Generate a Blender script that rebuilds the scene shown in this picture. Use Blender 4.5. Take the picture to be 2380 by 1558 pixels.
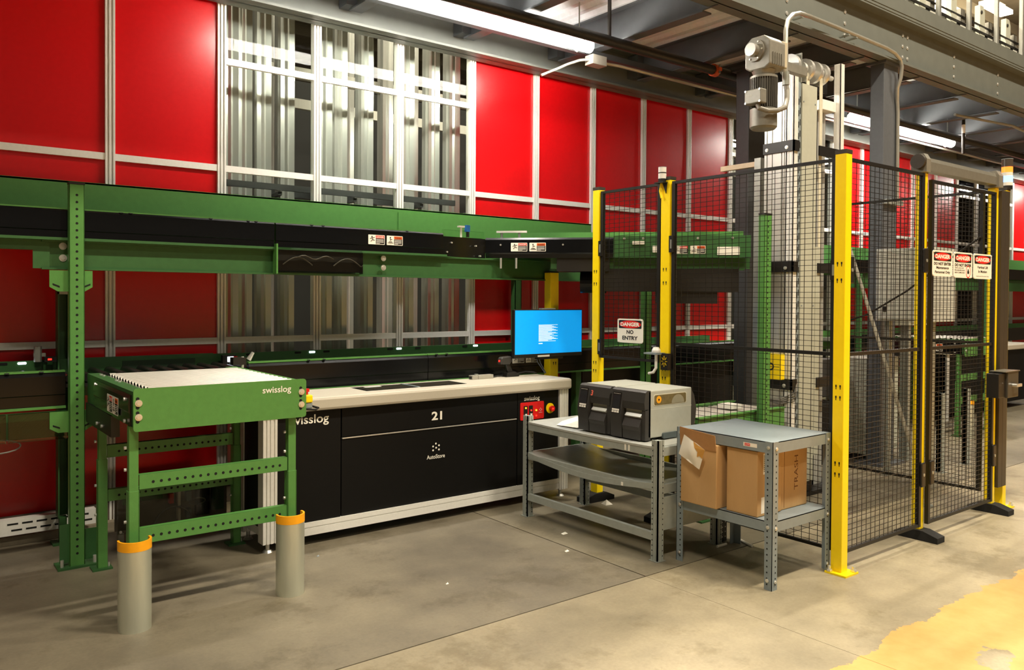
import bpy, bmesh, math, random
from mathutils import Vector, Matrix
random.seed(7)
R = math.radians
for o in list(bpy.data.objects): bpy.data.objects.remove(o, do_unlink=True)
S = bpy.context.scene
COL = S.collection

# ------------------------------------------------------------------ camera
cd = bpy.data.cameras.new('camera'); cam = bpy.data.objects.new('camera', cd); COL.objects.link(cam)
cd.sensor_fit = 'HORIZONTAL'; cd.sensor_width = 36.0
cd.lens = 1870.0 / 2380.0 * 36.0
cd.shift_y = -62.0 / 2380.0
cd.clip_start = 0.05; cd.clip_end = 200
rt = Vector((0.7900, -0.6130, 0.0063)).normalized()
fw = Vector((0.6130, 0.7900, -0.0140)); fw = (fw - rt * fw.dot(rt)).normalized()
up = rt.cross(fw)
cam.matrix_world = Matrix(((rt.x, up.x, -fw.x, 0), (rt.y, up.y, -fw.y, 0), (rt.z, up.z, -fw.z, 1.5), (0, 0, 0, 1)))
S.camera = cam

# ------------------------------------------------------------------ world, lamps of the hall, exposure
W = bpy.data.worlds.new('world'); S.world = W; W.use_nodes = True
bg = W.node_tree.nodes['Background']; bg.inputs[0].default_value = (1.0, 0.88, 0.68, 1); bg.inputs[1].default_value = 0.10
WARM = (1.0, 0.88, 0.68)
def area(name, loc, sx, sy, power, col=WARM):
    l = bpy.data.lights.new(name, 'AREA'); l.shape = 'RECTANGLE'; l.size = sx; l.size_y = sy; l.energy = power; l.color = col
    o = bpy.data.objects.new(name, l); COL.objects.link(o); o.location = loc
    return o
# rows of high-bay lamps under the hall roof
area('high_bay_lamp', (6.4, 4.9, 8.6), 1.6, 0.4, 1000)
area('high_bay_lamp', (11.5, 4.9, 8.6), 1.6, 0.4, 400)
area('high_bay_lamp', (3.0, 7.0, 8.6), 1.6, 0.4, 620)  # added over the storage grid to brighten the columns behind the panes
area('high_bay_lamp', (5.0, -0.4, 8.6), 1.6, 0.4, 760)
area('high_bay_lamp', (-1.0, -0.4, 8.6), 1.6, 0.4, 480)
area('high_bay_lamp', (10.0, -0.4, 8.6), 1.6, 0.4, 480)
area('high_bay_lamp', (2.0, -5.0, 8.6), 1.6, 0.4, 260)
S.view_settings.view_transform = 'Standard'; S.view_settings.look = 'None'
S.view_settings.gamma = 1.0; S.view_settings.use_curve_mapping = False
S.view_settings.exposure = 0.1

# ------------------------------------------------------------------ materials
MATS = {}
def lin(c):
    return tuple(((x / 255.0) / 12.92 if x / 255.0 <= 0.04045 else ((x / 255.0 + 0.055) / 1.055) ** 2.4) for x in c)
def mat(name, rgb, rough=0.5, metal=0.0, var=0.06, scale=30.0, bump=0.0, bscale=200.0, coat=0.0, spec=0.5, emit=0.0, alpha=1.0, stretch=None):
    """plain procedural material: sRGB colour, fine noise in colour and relief"""
    if name in MATS: return MATS[name]
    m = bpy.data.materials.new(name); m.use_nodes = True; nt = m.node_tree; N = nt.nodes; L = nt.links
    p = N['Principled BSDF']; c = lin(rgb)
    tc = N.new('ShaderNodeTexCoord'); src = tc.outputs['Object']
    if stretch:
        mp = N.new('ShaderNodeMapping'); mp.inputs['Scale'].default_value = stretch; L.new(src, mp.inputs[0]); src = mp.outputs[0]
    nz = N.new('ShaderNodeTexNoise'); nz.inputs['Scale'].default_value = scale; nz.inputs['Detail'].default_value = 4; L.new(src, nz.inputs['Vector'])
    rp = N.new('ShaderNodeValToRGB'); rp.color_ramp.elements[0].position = 0.3; rp.color_ramp.elements[1].position = 0.7
    rp.color_ramp.elements[0].color = (*[max(0, x * (1 - var)) for x in c], 1); rp.color_ramp.elements[1].color = (*[min(1, x * (1 + var)) for x in c], 1)
    L.new(nz.outputs[0], rp.inputs[0]); L.new(rp.outputs[0], p.inputs['Base Color'])
    p.inputs['Roughness'].default_value = rough; p.inputs['Metallic'].default_value = metal
    p.inputs['Specular IOR Level'].default_value = spec; p.inputs['Coat Weight'].default_value = coat; p.inputs['Coat Roughness'].default_value = 0.1
    if bump:
        b = N.new('ShaderNodeBump'); b.inputs['Strength'].default_value = bump; b.inputs['Distance'].default_value = 0.002
        n2 = N.new('ShaderNodeTexNoise'); n2.inputs['Scale'].default_value = bscale; L.new(src, n2.inputs['Vector'])
        L.new(n2.outputs[0], b.inputs['Height']); L.new(b.outputs[0], p.inputs['Normal'])
    if emit:
        p.inputs['Emission Color'].default_value = (*c, 1); p.inputs['Emission Strength'].default_value = emit
    MATS[name] = m; return m
GREEN = mat('green_paint', (80, 136, 66), 0.42, var=0.05, bump=0.15)
DGREEN = mat('dark_green_paint', (50, 94, 50), 0.42, var=0.06, bump=0.15)
RED = mat('red_panel', (208, 8, 16), 0.27, var=0.03, bump=0.12, bscale=350, spec=0.6)
ALU = mat('aluminium', (205, 205, 200), 0.34, 0.55, 0.04, 60, stretch=(1, 1, 0.05))
GRIDALU = mat('grid_aluminium', (214, 214, 211), 0.26, 0.7, 0.03, 25, stretch=(1, 1, 0.02))
BRIGHTALU = mat('pale_aluminium', (236, 236, 232), 0.42, 0.12, 0.03, 60)
YEL = mat('yellow_paint', (255, 222, 6), 0.4, var=0.03)
BLK = mat('black_frame', (22, 20, 18), 0.45)
BROWN = mat('dark_bronze_frame', (52, 46, 38), 0.5)
BLKP = mat('black_panel', (7, 7, 7), 0.55, var=0.1, bump=0.1, spec=0.25)
GLOSSBLK = mat('glossy_black_cover', (11, 12, 14), 0.2, spec=0.35, var=0.1)
RUB = mat('black_rubber', (20, 20, 20), 0.8)
ZINC = mat('galvanised_steel', (168, 172, 165), 0.42, 0.6, 0.09, 25, bump=0.1, bscale=80)
BOLL = mat('bollard_steel', (214, 218, 204), 0.36, 0.75, 0.05, 30, stretch=(1, 1, 0.15))
STEEL = mat('bright_steel', (222, 222, 218), 0.3, 0.7, 0.03)
ROLL = mat('roller_zinc', (196, 193, 184), 0.38, 0.45, 0.04)
ORANGE = mat('orange_tape', (250, 170, 10), 0.5)
GREY = mat('grey_painted_steel', (134, 146, 152), 0.4, 0.1, 0.05, bump=0.1)
SHELFG = mat('shelf_grey_steel', (164, 170, 164), 0.42, 0.2, 0.06, bump=0.1)
GIRD = mat('girder_grey_paint', (98, 102, 97), 0.5, var=0.06, scale=8, bump=0.1)
DARKST = mat('dark_steel', (58, 60, 62), 0.5, var=0.08)
CARD = mat('cardboard', (186, 149, 100), 0.85, var=0.05, scale=12, bump=0.3, bscale=300, stretch=(1, 1, 0.2))
WHITE = mat('white_plastic', (236, 234, 226), 0.45, var=0.02)
PAPER = mat('paper', (238, 234, 222), 0.8, var=0.02)
BEIGE = mat('warm_grey_worktop', (188, 182, 168), 0.55, var=0.05, scale=250)
CREAM = mat('cream_cabinet_paint', (174, 176, 162), 0.5, var=0.03)
PRG = mat('printer_grey', (172, 174, 164), 0.45, 0.1, 0.03, bump=0.1)
PRD = mat('printer_charcoal', (54, 53, 52), 0.5, var=0.05, bump=0.2)
MOTOR = mat('motor_grey', (130, 128, 119), 0.45, 0.3, 0.08)
SIGNW = mat('sign_white', (240, 238, 228), 0.5, var=0.01)
SIGNK = mat('sign_black', (22, 20, 20), 0.5, var=0.01)
SIGNR = mat('sign_red', (222, 32, 24), 0.5, var=0.01)
SIGNO = mat('sign_orange', (238, 96, 22), 0.5, var=0.01)
REDP = mat('red_plastic', (214, 24, 26), 0.4)
HOLE = mat('hole_dark', (10, 12, 10), 0.9)
ORCLAMP = mat('orange_clamp', (206, 88, 40), 0.5)
SCREEN = mat('blue_screen', (0, 150, 232), 0.3, emit=0.72, var=0.005)
SCREENW = mat('screen_text', (225, 240, 250), 0.3, emit=0.75)
TUBE = mat('lamp_tube', (255, 247, 234), 0.4, emit=90.0, var=0.0)
ROOFL = mat('roof_lamp', (255, 236, 200), 0.4, emit=14.0, var=0.0)
LRED = mat('lamp_red', (255, 96, 30), 0.3, emit=3.5, var=0)
LBLU = mat('lamp_blue', (90, 150, 255), 0.3, emit=6.0, var=0)
GLOWW = mat('white_glow', (230, 240, 255), 0.3, emit=4.0, var=0)
LEDR = mat('led_red', (255, 40, 30), 0.3, emit=3.0, var=0)
LEDY = mat('led_amber', (255, 180, 40), 0.3, emit=3.0, var=0)
DECK = mat('zinc_deck', (236, 242, 248), 0.5, 0.0, 0.04)
PIPE = mat('black_pipe', (48, 44, 40), 0.4, 0.3, 0.15)
CONDUIT = mat('conduit_zinc', (190, 188, 178), 0.35, 0.7, 0.05)
ROOFM = mat('hall_roof', (120, 108, 86), 0.8, var=0.1, scale=3)
MILKY = mat('milky_lens', (222, 222, 218), 0.3, var=0.01)
CABLE = mat('black_cable', (20, 20, 20), 0.6)
WIRE = mat('black_wire', (26, 23, 20), 0.45, 0.2)

def glass(name, tint, dark, ior=1.16):
    m = bpy.data.materials.new(name); m.use_nodes = True; nt = m.node_tree; N = nt.nodes; L = nt.links
    for n in list(N): N.remove(n)
    out = N.new('ShaderNodeOutputMaterial'); mix = N.new('ShaderNodeMixShader'); tr = N.new('ShaderNodeBsdfTransparent'); gl = N.new('ShaderNodeBsdfGlossy')
    fr = N.new('ShaderNodeFresnel'); fr.inputs[0].default_value = ior
    nz = N.new('ShaderNodeTexNoise'); nz.inputs['Scale'].default_value = 2.0
    rp = N.new('ShaderNodeValToRGB'); rp.color_ramp.elements[0].color = (*[dark * t for t in tint], 1); rp.color_ramp.elements[1].color = (*[min(1, dark * 1.04 * t) for t in tint], 1)
    L.new(nz.outputs[0], rp.inputs[0]); L.new(rp.outputs[0], tr.inputs[0])
    gl.inputs['Roughness'].default_value = 0.03
    L.new(fr.outputs[0], mix.inputs[0]); L.new(tr.outputs[0], mix.inputs[1]); L.new(gl.outputs[0], mix.inputs[2]); L.new(mix.outputs[0], out.inputs[0])
    return m
GLASS = glass('clear_pane', (0.97, 1.0, 0.97), 0.95)
SMOKE = glass('smoked_plastic', (0.95, 0.95, 0.88), 0.82, 1.4)

def floor_mat(name, base, dirt, yellow=False):
    m = bpy.data.materials.new(name); m.use_nodes = True; nt = m.node_tree; N = nt.nodes; L = nt.links
    p = N['Principled BSDF']; g = N.new('ShaderNodeNewGeometry')
    def noise(sc, det=5, rough=0.6):
        n = N.new('ShaderNodeTexNoise'); n.inputs['Scale'].default_value = sc; n.inputs['Detail'].default_value = det; n.inputs['Roughness'].default_value = rough
        L.new(g.outputs['Position'], n.inputs['Vector']); return n.outputs[0]
    def ramp(src, a, b, ca, cb):
        r = N.new('ShaderNodeValToRGB'); r.color_ramp.elements[0].position = a; r.color_ramp.elements[1].position = b
        r.color_ramp.elements[0].color = (*ca, 1); r.color_ramp.elements[1].color = (*cb, 1); L.new(src, r.inputs[0]); return r.outputs[0]
    def mix(f, a, b, mode='MIX'):
        x = N.new('ShaderNodeMix'); x.data_type = 'RGBA'; x.blend_type = mode
        if isinstance(f, float): x.inputs[0].default_value = f
        else: L.new(f, x.inputs[0])
        L.new(a, x.inputs[6]); L.new(b, x.inputs[7]); return x.outputs[2]
    a = ramp(noise(0.9), 0.32, 0.68, lin(dirt), lin(base))
    b = ramp(noise(3.2, 8, 0.7), 0.3, 0.7, (0.82, 0.82, 0.82), (1.08, 1.08, 1.06))
    c = mix(1.0, a, b, 'MULTIPLY')
    d = ramp(noise(60, 3), 0.3, 0.75, (0.9, 0.9, 0.9), (1.05, 1.05, 1.05)); c = mix(1.0, c, d, 'MULTIPLY')
    st = ramp(noise(1.7, 6, 0.75), 0.53, 0.62, (1, 1, 1), (0.70, 0.68, 0.62)); c = mix(0.8, c, st, 'MULTIPLY')
    sc_ = ramp(noise(14.0, 10, 0.8), 0.58, 0.66, (1, 1, 1), (0.78, 0.77, 0.73)); c = mix(0.7, c, sc_, 'MULTIPLY')
    if yellow:
        sp = N.new('ShaderNodeSeparateXYZ'); L.new(g.outputs['Position'], sp.inputs[0])
        m1 = N.new('ShaderNodeMath'); m1.operation = 'MULTIPLY_ADD'; m1.inputs[1].default_value = 0.26; L.new(noise(3.0, 6, 0.65), m1.inputs[0]); L.new(sp.outputs[1], m1.inputs[2])
        lt = N.new('ShaderNodeMath'); lt.operation = 'LESS_THAN'; lt.inputs[1].default_value = 1.90; L.new(m1.outputs[0], lt.inputs[0])
        wr = N.new('ShaderNodeMath'); wr.operation = 'LESS_THAN'; wr.inputs[1].default_value = 0.66; L.new(noise(2.3, 6, 0.6), wr.inputs[0])
        mm = N.new('ShaderNodeMath'); mm.operation = 'MULTIPLY'; L.new(lt.outputs[0], mm.inputs[0]); L.new(wr.outputs[0], mm.inputs[1])
        c = mix(mm.outputs[0], c, ramp(noise(9), 0.3, 0.7, lin((190, 146, 82)), lin((200, 158, 96))))
    L.new(c, p.inputs['Base Color'])
    rr = N.new('ShaderNodeMapRange'); rr.inputs[3].default_value = 0.38; rr.inputs[4].default_value = 0.6; L.new(noise(4), rr.inputs[0]); L.new(rr.outputs[0], p.inputs['Roughness'])
    bp = N.new('ShaderNodeBump'); bp.inputs['Strength'].default_value = 0.15; bp.inputs['Distance'].default_value = 0.003; L.new(noise(45), bp.inputs['Height']); L.new(bp.outputs[0], p.inputs['Normal'])
    return m
FL_DARK = floor_mat('floor_dark_concrete', (140, 131, 112), (106, 99, 86))
FL_LIGHT = floor_mat('floor_light_concrete', (172, 160, 134), (130, 121, 100), True)
FL_MID = floor_mat('floor_mid_concrete', (144, 135, 115), (112, 105, 90), True)

# ------------------------------------------------------------------ geometry helpers
def wl(o):
    v = Vector((0, 0, 0))
    while o is not None: v += o.location; o = o.parent
    return v
class MB:
    def __init__(s): s.v = []; s.f = []
    def add(s, vs, fs):
        n = len(s.v); s.v += [tuple(v) for v in vs]; s.f += [tuple(i + n for i in f) for f in fs]; return s
    def box(s, x0, x1, y0, y1, z0, z1):
        vs = [(x, y, z) for z in (z0, z1) for y in (y0, y1) for x in (x0, x1)]
        return s.add(vs, [(0, 2, 3, 1), (4, 5, 7, 6), (0, 1, 5, 4), (2, 6, 7, 3), (0, 4, 6, 2), (1, 3, 7, 5)])
    def cyl(s, p0, p1, r, n=12, r2=None):
        p0 = Vector(p0); p1 = Vector(p1); d = (p1 - p0).normalized(); r2 = r if r2 is None else r2
        a = d.orthogonal().normalized(); b = d.cross(a)
        vs = []
        for p, q in ((p0, r), (p1, r2)):
            for i in range(n):
                t = 2 * math.pi * i / n; vs.append(p + (a * math.cos(t) + b * math.sin(t)) * q)
        fs = [(i, (i + 1) % n, n + (i + 1) % n, n + i) for i in range(n)] + [tuple(range(n - 1, -1, -1)), tuple(range(n, 2 * n))]
        return s.add(vs, fs)
    def tube(s, pts, r, n=8):
        P = [Vector(p) for p in pts]; rings = []; a = None
        for i, p in enumerate(P):
            d = ((P[min(i + 1, len(P) - 1)] - P[max(i - 1, 0)])).normalized()
            a = d.orthogonal().normalized() if a is None else (a - d * a.dot(d)).normalized()
            b = d.cross(a); rings.append([p + (a * math.cos(2 * math.pi * k / n) + b * math.sin(2 * math.pi * k / n)) * r for k in range(n)])
        vs = [v for g in rings for v in g]; fs = []
        for i in range(len(P) - 1):
            for k in range(n): fs.append((i * n + k, i * n + (k + 1) % n, (i + 1) * n + (k + 1) % n, (i + 1) * n + k))
        fs += [tuple(range(n - 1, -1, -1)), tuple(range((len(P) - 1) * n, len(P) * n))]
        return s.add(vs, fs)
    def prism(s, prof, axis, d0, d1):
        """2-D outline extruded along axis; outline in the other two axes, in x,y,z order"""
        def pt(u, w, d): return (d, u, w) if axis == 'x' else ((u, d, w) if axis == 'y' else (u, w, d))
        n = len(prof); vs = [pt(u, w, d0) for u, w in prof] + [pt(u, w, d1) for u, w in prof]
        return s.add(vs, [(i, (i + 1) % n, n + (i + 1) % n, n + i) for i in range(n)] + [tuple(range(n - 1, -1, -1)), tuple(range(n, 2 * n))])
    def disc(s, c, nrm, r, n=8):
        c = Vector(c); d = Vector(nrm).normalized(); a = d.orthogonal().normalized(); b = d.cross(a)
        return s.add([c + (a * math.cos(2 * math.pi * i / n) + b * math.sin(2 * math.pi * i / n)) * r for i in range(n)], [tuple(range(n))])
    def plate(s, o, xd, ud, w, h, r=0.0, t=0.002, seg=4):
        """rounded plate, o is its lower left corner, facing xd x ud"""
        o = Vector(o); xd = Vector(xd); ud = Vector(ud); nd = xd.cross(ud)
        if r <= 0: pts = [(0, 0), (w, 0), (w, h), (0, h)]
        else:
            pts = []
            for cx, cy, a0 in ((w - r, r, -90), (w - r, h - r, 0), (r, h - r, 90), (r, r, 180)):
                for k in range(seg + 1):
                    a = R(a0 + 90 * k / seg); pts.append((cx + r * math.cos(a), cy + r * math.sin(a)))
        n = len(pts); vs = [o + xd * x + ud * y for x, y in pts] + [o + xd * x + ud * y + nd * t for x, y in pts]
        return s.add(vs, [(i, (i + 1) % n, n + (i + 1) % n, n + i) for i in range(n)] + [tuple(range(n - 1, -1, -1)), tuple(range(n, 2 * n))])
    def mesh(s, name, smooth=False, bevel=0.0, center=True):
        me = bpy.data.meshes.new(name)
        xs = [v[0] for v in s.v]; ys = [v[1] for v in s.v]; zs = [v[2] for v in s.v]
        c = Vector(((min(xs) + max(xs)) / 2, (min(ys) + max(ys)) / 2, min(zs))) if center else Vector((0, 0, 0))
        me.from_pydata([(v[0] - c.x, v[1] - c.y, v[2] - c.z) for v in s.v], [], s.f)
        bm = bmesh.new(); bm.from_mesh(me); bmesh.ops.recalc_face_normals(bm, faces=bm.faces)
        if bevel:
            es = [e for e in bm.edges if len(e.link_faces) == 2 and e.calc_face_angle(0) > 0.6]
            bmesh.ops.bevel(bm, geom=es, offset=bevel, segments=2, profile=0.5, affect='EDGES')
        bm.to_mesh(me); bm.free()
        if smooth:
            for p in me.polygons: p.use_smooth = True
            me.set_sharp_from_angle(angle=R(35))
        return me, c
    def build(s, name, m, parent=None, smooth=False, bevel=0.0, label=None, stuff=False):
        me, c = s.mesh(name, smooth, bevel); me.materials.append(m)
        o = bpy.data.objects.new(name, me); COL.objects.link(o)
        if parent is not None: o.parent = parent; o.location = c - wl(parent)
        else: o.location = c
        if label: o['label'] = label
        if stuff: o['kind'] = 'stuff'
        return o
def bx(*a): return MB().box(*a)
def thing(name, label, cat, loc, group=None):
    o = bpy.data.objects.new(name, None); COL.objects.link(o); o.location = loc; o.empty_display_size = 0.1
    o['label'] = label; o['category'] = cat
    if group: o['group'] = group
    return o
def tag(o, label, cat, group=None):
    o['label'] = label; o['category'] = cat
    if group: o['group'] = group
    return o
def struct(name, loc=(0, 0, 0)):
    o = bpy.data.objects.new(name, None); COL.objects.link(o); o.location = loc; o['kind'] = 'structure'; return o
def share(me, name, parent, loc):
    o = bpy.data.objects.new(name, me); COL.objects.link(o); o.parent = parent; o.location = Vector(loc) - (wl(parent) if parent else Vector((0, 0, 0))); return o
def dup(root, off, label=None):
    r = root.copy(); COL.objects.link(r); r.location = Vector(root.location) + Vector(off)
    if label: r['label'] = label
    for ch in list(root.children):
        c = ch.copy(); COL.objects.link(c); c.parent = r
        for g in list(ch.children):
            d = g.copy(); COL.objects.link(d); d.parent = c
    return r
def text(s, m, parent, o, xd, ud, w=None, h=None, name='lettering', bold=0.0, align='C', t=0.0006):
    """flat lettering; o is the middle (C) or left end (L) of its base line"""
    cu = bpy.data.curves.new('t', 'FONT'); cu.body = s; cu.size = 1.0; cu.offset = bold; cu.resolution_u = 3
    ob = bpy.data.objects.new('t', cu); me = bpy.data.meshes.new_from_object(ob)
    bpy.data.objects.remove(ob); bpy.data.curves.remove(cu)
    xs = [v.co.x for v in me.vertices]; ys = [v.co.y for v in me.vertices]
    x0, x1, y0, y1 = min(xs), max(xs), min(ys), max(ys)
    sx = (w / (x1 - x0)) if w else None; sy = (h / (y1 - min(0, y0) if False else y1)) if h else None
    sx = sx or sy; sy = sy or sx
    xd = Vector(xd); ud = Vector(ud); nd = xd.cross(ud); o = Vector(o)
    off = (x0 + x1) / 2 if align == 'C' else x0
    vs = [o + xd * ((v.co.x - off) * sx) + ud * (v.co.y * sy) + nd * t for v in me.vertices]
    fs = [tuple(p.vertices) for p in me.polygons]; bpy.data.meshes.remove(me)
    return MB().add(vs, fs).build(name, m, parent)
def holes(parent, pts, nrm, r=0.006, name='punched_holes', m=None):
    b = MB()
    for p in pts: b.disc(p, nrm, r, 8)
    return b.build(name, m or HOLE, parent, stuff=True)
def bolt(parent, p, nrm, r=0.016, m=None, t=0.008):
    p = Vector(p); n = Vector(nrm)
    return MB().cyl(p, p + n * t * 0.5, r, 12).cyl(p + n * t * 0.5, p + n * t, r * 0.62, 6).build('bolt', m or STEEL, parent)
FX = (1, 0, 0); UP = (0, 0, 1); FY = (0, -1, 0)     # front (-Y) faces: x right, z up ; left (-X) faces: x along -Y

# ------------------------------------------------------------------ floor
fl = struct('floor')
g = 0.004
for nm, m, a in (('slab', FL_DARK, (-6, 3.22 - g, 2.96 + g, 12)), ('slab', FL_MID, (3.22 + g, 26, 2.96 + g, 12)), ('slab', FL_MID, (-6, -0.5, -8, 2.96 - g)), ('slab', FL_LIGHT, (-0.5 + g, 3.22 - 0.0012, -8, 2.96 - g)), ('slab', FL_LIGHT, (3.22 + 0.0012, 26, -8, 2.96 - g))):
    bx(*a, -0.1, 0).build(nm, m, fl)
bx(-6, 26, -8, 12, -0.14, -0.02).build('joint_filler', mat('joint_rust', (116, 82, 56), 0.9), fl)

# ------------------------------------------------------------------ panelled back wall with glazed bays
YW = 5.65; PX = 0.706
def xk(k): return 1.128 + PX * k
wall = struct('wall_back', (0, YW, 0))
ZR = [(1.163, 1.206), (2.36, 2.405)]; ZB, ZT = 0.158, 3.75
def glazed(k): return (k - 1) % 8 in (0, 1, 2)
mul = MB()
for a, b, y in ((-0.029, 0.029, 0.02), (-0.029, -0.017, 0), (-0.0065, 0.0065, 0), (0.017, 0.029, 0)): mul.box(a, b, y, 0.06, 0, ZT - 0.05)
mul_me, _ = mul.mesh('mullion', center=False); mul_me.materials.append(BRIGHTALU)
def cell_mesh(z0, z1, m, t=0.012):
    me, _ = bx(-PX / 2 + 0.028, PX / 2 - 0.028, 0, t, 0, z1 - z0).mesh('panel', center=False); me.materials.append(m); return me
cells = [(ZB, ZR[0][0]), (ZR[0][1], ZR[1][0]), (ZR[1][1], ZT)]
red_me = [cell_mesh(a, b, RED) for a, b in cells]
gl_me = [cell_mesh(a, b, GLASS, 0.004) for a, b in cells]
rail_me, _ = bx(-PX / 2 + 0.029, PX / 2 - 0.029, 0, 0.03, 0, 0.044).mesh('rail', center=False); rail_me.materials.append(BRIGHTALU)
for k in range(-5, 27):
    share(mul_me, 'mullion', wall, (xk(k), YW, 0.05))
    xc = xk(k) + PX / 2
    for j, (a, b) in enumerate(cells):
        if glazed(k): share(gl_me[j], 'glass_pane', wall, (xc, YW + 0.03, a))
        else: share(red_me[j], 'red_panel', wall, (xc, YW + 0.025, a))
    for a, b in ZR: share(rail_me, 'cross_rail', wall, (xc, YW + 0.006, a))
    if glazed(k): share(rail_me, 'cross_rail', wall, (xc, YW + 0.006, 3.105))
tr = struct('trim_1', (0, YW, 0))
bx(-4, 20, YW + 0.01, YW + 0.05, 0.05, 0.16).build('base_plate', mat('dusty_plate', (120, 108, 96), 0.8, var=0.15, scale=6), tr)
ch = bx(-4, 1.02, YW - 0.12, YW - 0.105, 0.075, 0.165).box(-4, 1.02, YW - 0.12, YW - 0.06, 0.165, 0.168).build('cable_channel', BRIGHTALU, tr)
b = MB()
for i in range(60):
    x = -3.5 + i * 0.075
    if i % 9 == 8: continue
    b.box(x, x + 0.055, YW - 0.1215, YW - 0.1195, 0.137, 0.147); b.box(x + 0.02, x + 0.075, YW - 0.1215, YW - 0.1195, 0.1, 0.11)
b.build('slot_row', HOLE, tr, stuff=True)
bx(-4, 4, YW - 0.06, YW + 0.06, 0.0, 0.05).build('floor_sill', mat('dusty_sill', (150, 140, 120), 0.8, var=0.1), tr)

# storage grid behind the panes
prof = []
nf = 16
for i in range(nf):
    a = 2 * math.pi * i / nf; r = 0.056 if i % 2 == 0 else 0.043
    q = max(abs(math.cos(a)), abs(math.sin(a))); prof.append((r * math.cos(a) / q, r * math.sin(a) / q))
gc_me, _ = MB().prism(prof, 'z', 0, 5.0).mesh('grid_column', center=False); gc_me.materials.append(GRIDALU)
GP = 'aluminium grid columns behind the glazed bays'
for kk, where in ((1, 'glazed bay of the red wall nearest the camera'), (9, 'glazed bay behind the vertical lift'), (17, 'far glazed bay beyond the yellow fence')):
    spots = ((0.16, 6.0), (0.27, 6.02), (0.42, 6.03), (0.60, 6.02), (0.78, 6.5), (0.905, 6.0), (1.06, 6.05), (1.28, 6.02), (1.58, 6.6), (1.67, 6.02), (1.96, 6.9), (1.945, 6.05), (2.24, 6.9), (2.16, 6.05), (0.5, 7.6), (1.2, 7.7), (1.9, 7.6))
    for dx, y in (spots if kk == 1 else spots[:10:2]):
        o = bpy.data.objects.new('grid_column', gc_me); COL.objects.link(o); o.location = (xk(kk) + dx, y, 0)
        tag(o, 'ribbed bright aluminium column inside the ' + where, 'column', GP + ', ' + where)
for kk in (1, 9):
    t = thing('grid_tie_frame', 'dark steel tie frame inside the ' + ('glazed bay nearest the camera' if kk == 1 else 'glazed bay behind the vertical lift'), 'frame', (xk(kk) + 1, 5.9, 2.2))
    for y, z in ((5.84, 2.29), (6.2, 2.29), (5.84, 2.1)): bx(xk(kk) + 0.05, xk(kk + 3) - 0.05, y, y + 0.03, z, z + 0.045).build('tie_bar', DARKST, t)
    for i in range(4):
        x = xk(kk) + 0.5 + i * 0.62
        MB().tube([(x, 5.86, 2.27), (x + 0.05, 6.2, 2.27)], 0.02, 4).build('cross_tie', DARKST, t)
    b = bx(xk(kk) - .3, xk(kk + 3) + 2.5, 6.9, 6.96, 3.45, 3.55).box(xk(kk) - .3, xk(kk + 3) + 2.5, 8.0, 8.06, 3.45, 3.55).build('grid_top_rail', ALU, t)
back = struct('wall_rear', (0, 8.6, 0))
bx(-4, 24, 8.6, 8.7, 0, 3.9).build('shade_backing', mat('grid_darkness', (9, 9, 9), 0.9), back)  # black sheet paints in the darkness between and behind the grid columns

# ------------------------------------------------------------------ mezzanine above: girders, joists, deck
cl = struct('ceiling', (0, 4.5, 3.6))
def ibeam_x(x0, x1, yc, z0, z1, fw=0.19, ft=0.018):
    return MB().box(x0, x1, yc - fw / 2, yc + fw / 2, z0, z0 + ft).box(x0, x1, yc - fw / 2, yc + fw / 2, z1 - ft, z1).box(x0, x1, yc - 0.006, yc + 0.006, z0, z1)
ibeam_x(-4, 24, 3.72, 3.64, 4.06).build('front_girder', GIRD, cl)
bx(-4, 24, 3.615, 3.625, 4.085, 4.215).box(-4, 24, 3.62, 3.9, 4.06, 4.085).build('kick_plate', GIRD, cl)
ibeam_x(-4, 24, 5.54, 3.51, 3.865).build('rear_girder', GIRD, cl)
jb = MB().box(-0.05, 0.05, 3.83, 5.44, 0, 0.012).box(-0.05, 0.05, 3.83, 5.44, 0.258, 0.27).box(-0.005, 0.005, 3.73, 5.53, 0.03, 0.27)
jb.box(-0.09, -0.005, 5.40, 5.53, 0.03, 0.24)
jme, _ = jb.mesh('joist', center=False); jme.materials.append(mat('joist_dark_paint', (84, 88, 92), 0.5, var=0.08, scale=10))
for k in range(-6, 17): share(jme, 'joist', cl, (2.74 + 1.016 * k, 0, 3.60))
dk = MB(); y = 3.6; pr = []
x = -4.0; zt = 3.872
pts = []
while x < 24:
    pts += [(x, zt), (x + 0.055, zt), (x + 0.08, zt + 0.045), (x + 0.125, zt + 0.045), (x + 0.15, zt)]; x += 0.15
vs = [(px, 3.80, pz) for px, pz in pts] + [(px, 5.75, pz) for px, pz in pts]; n = len(pts)
dk.add(vs, [(i, i + 1, n + i + 1, n + i) for i in range(n - 1)])
dk.build('corrugated_deck', DECK, cl)
bx(-4, 24, 3.8, 5.75, 3.92, 3.94).build('deck_boards', GIRD, cl)
# hangers for bolts on the front girder
for i, x in enumerate((5.6, 6.45, 7.45, 8.5, 9.55, 10.7)):
    for z in (3.75, 3.85, 3.95):
        for dx in ((0, 0.09) if i == 2 else (0,)):
            bolt(cl, (x + dx, 3.713, z), FY, 0.018)
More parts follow.
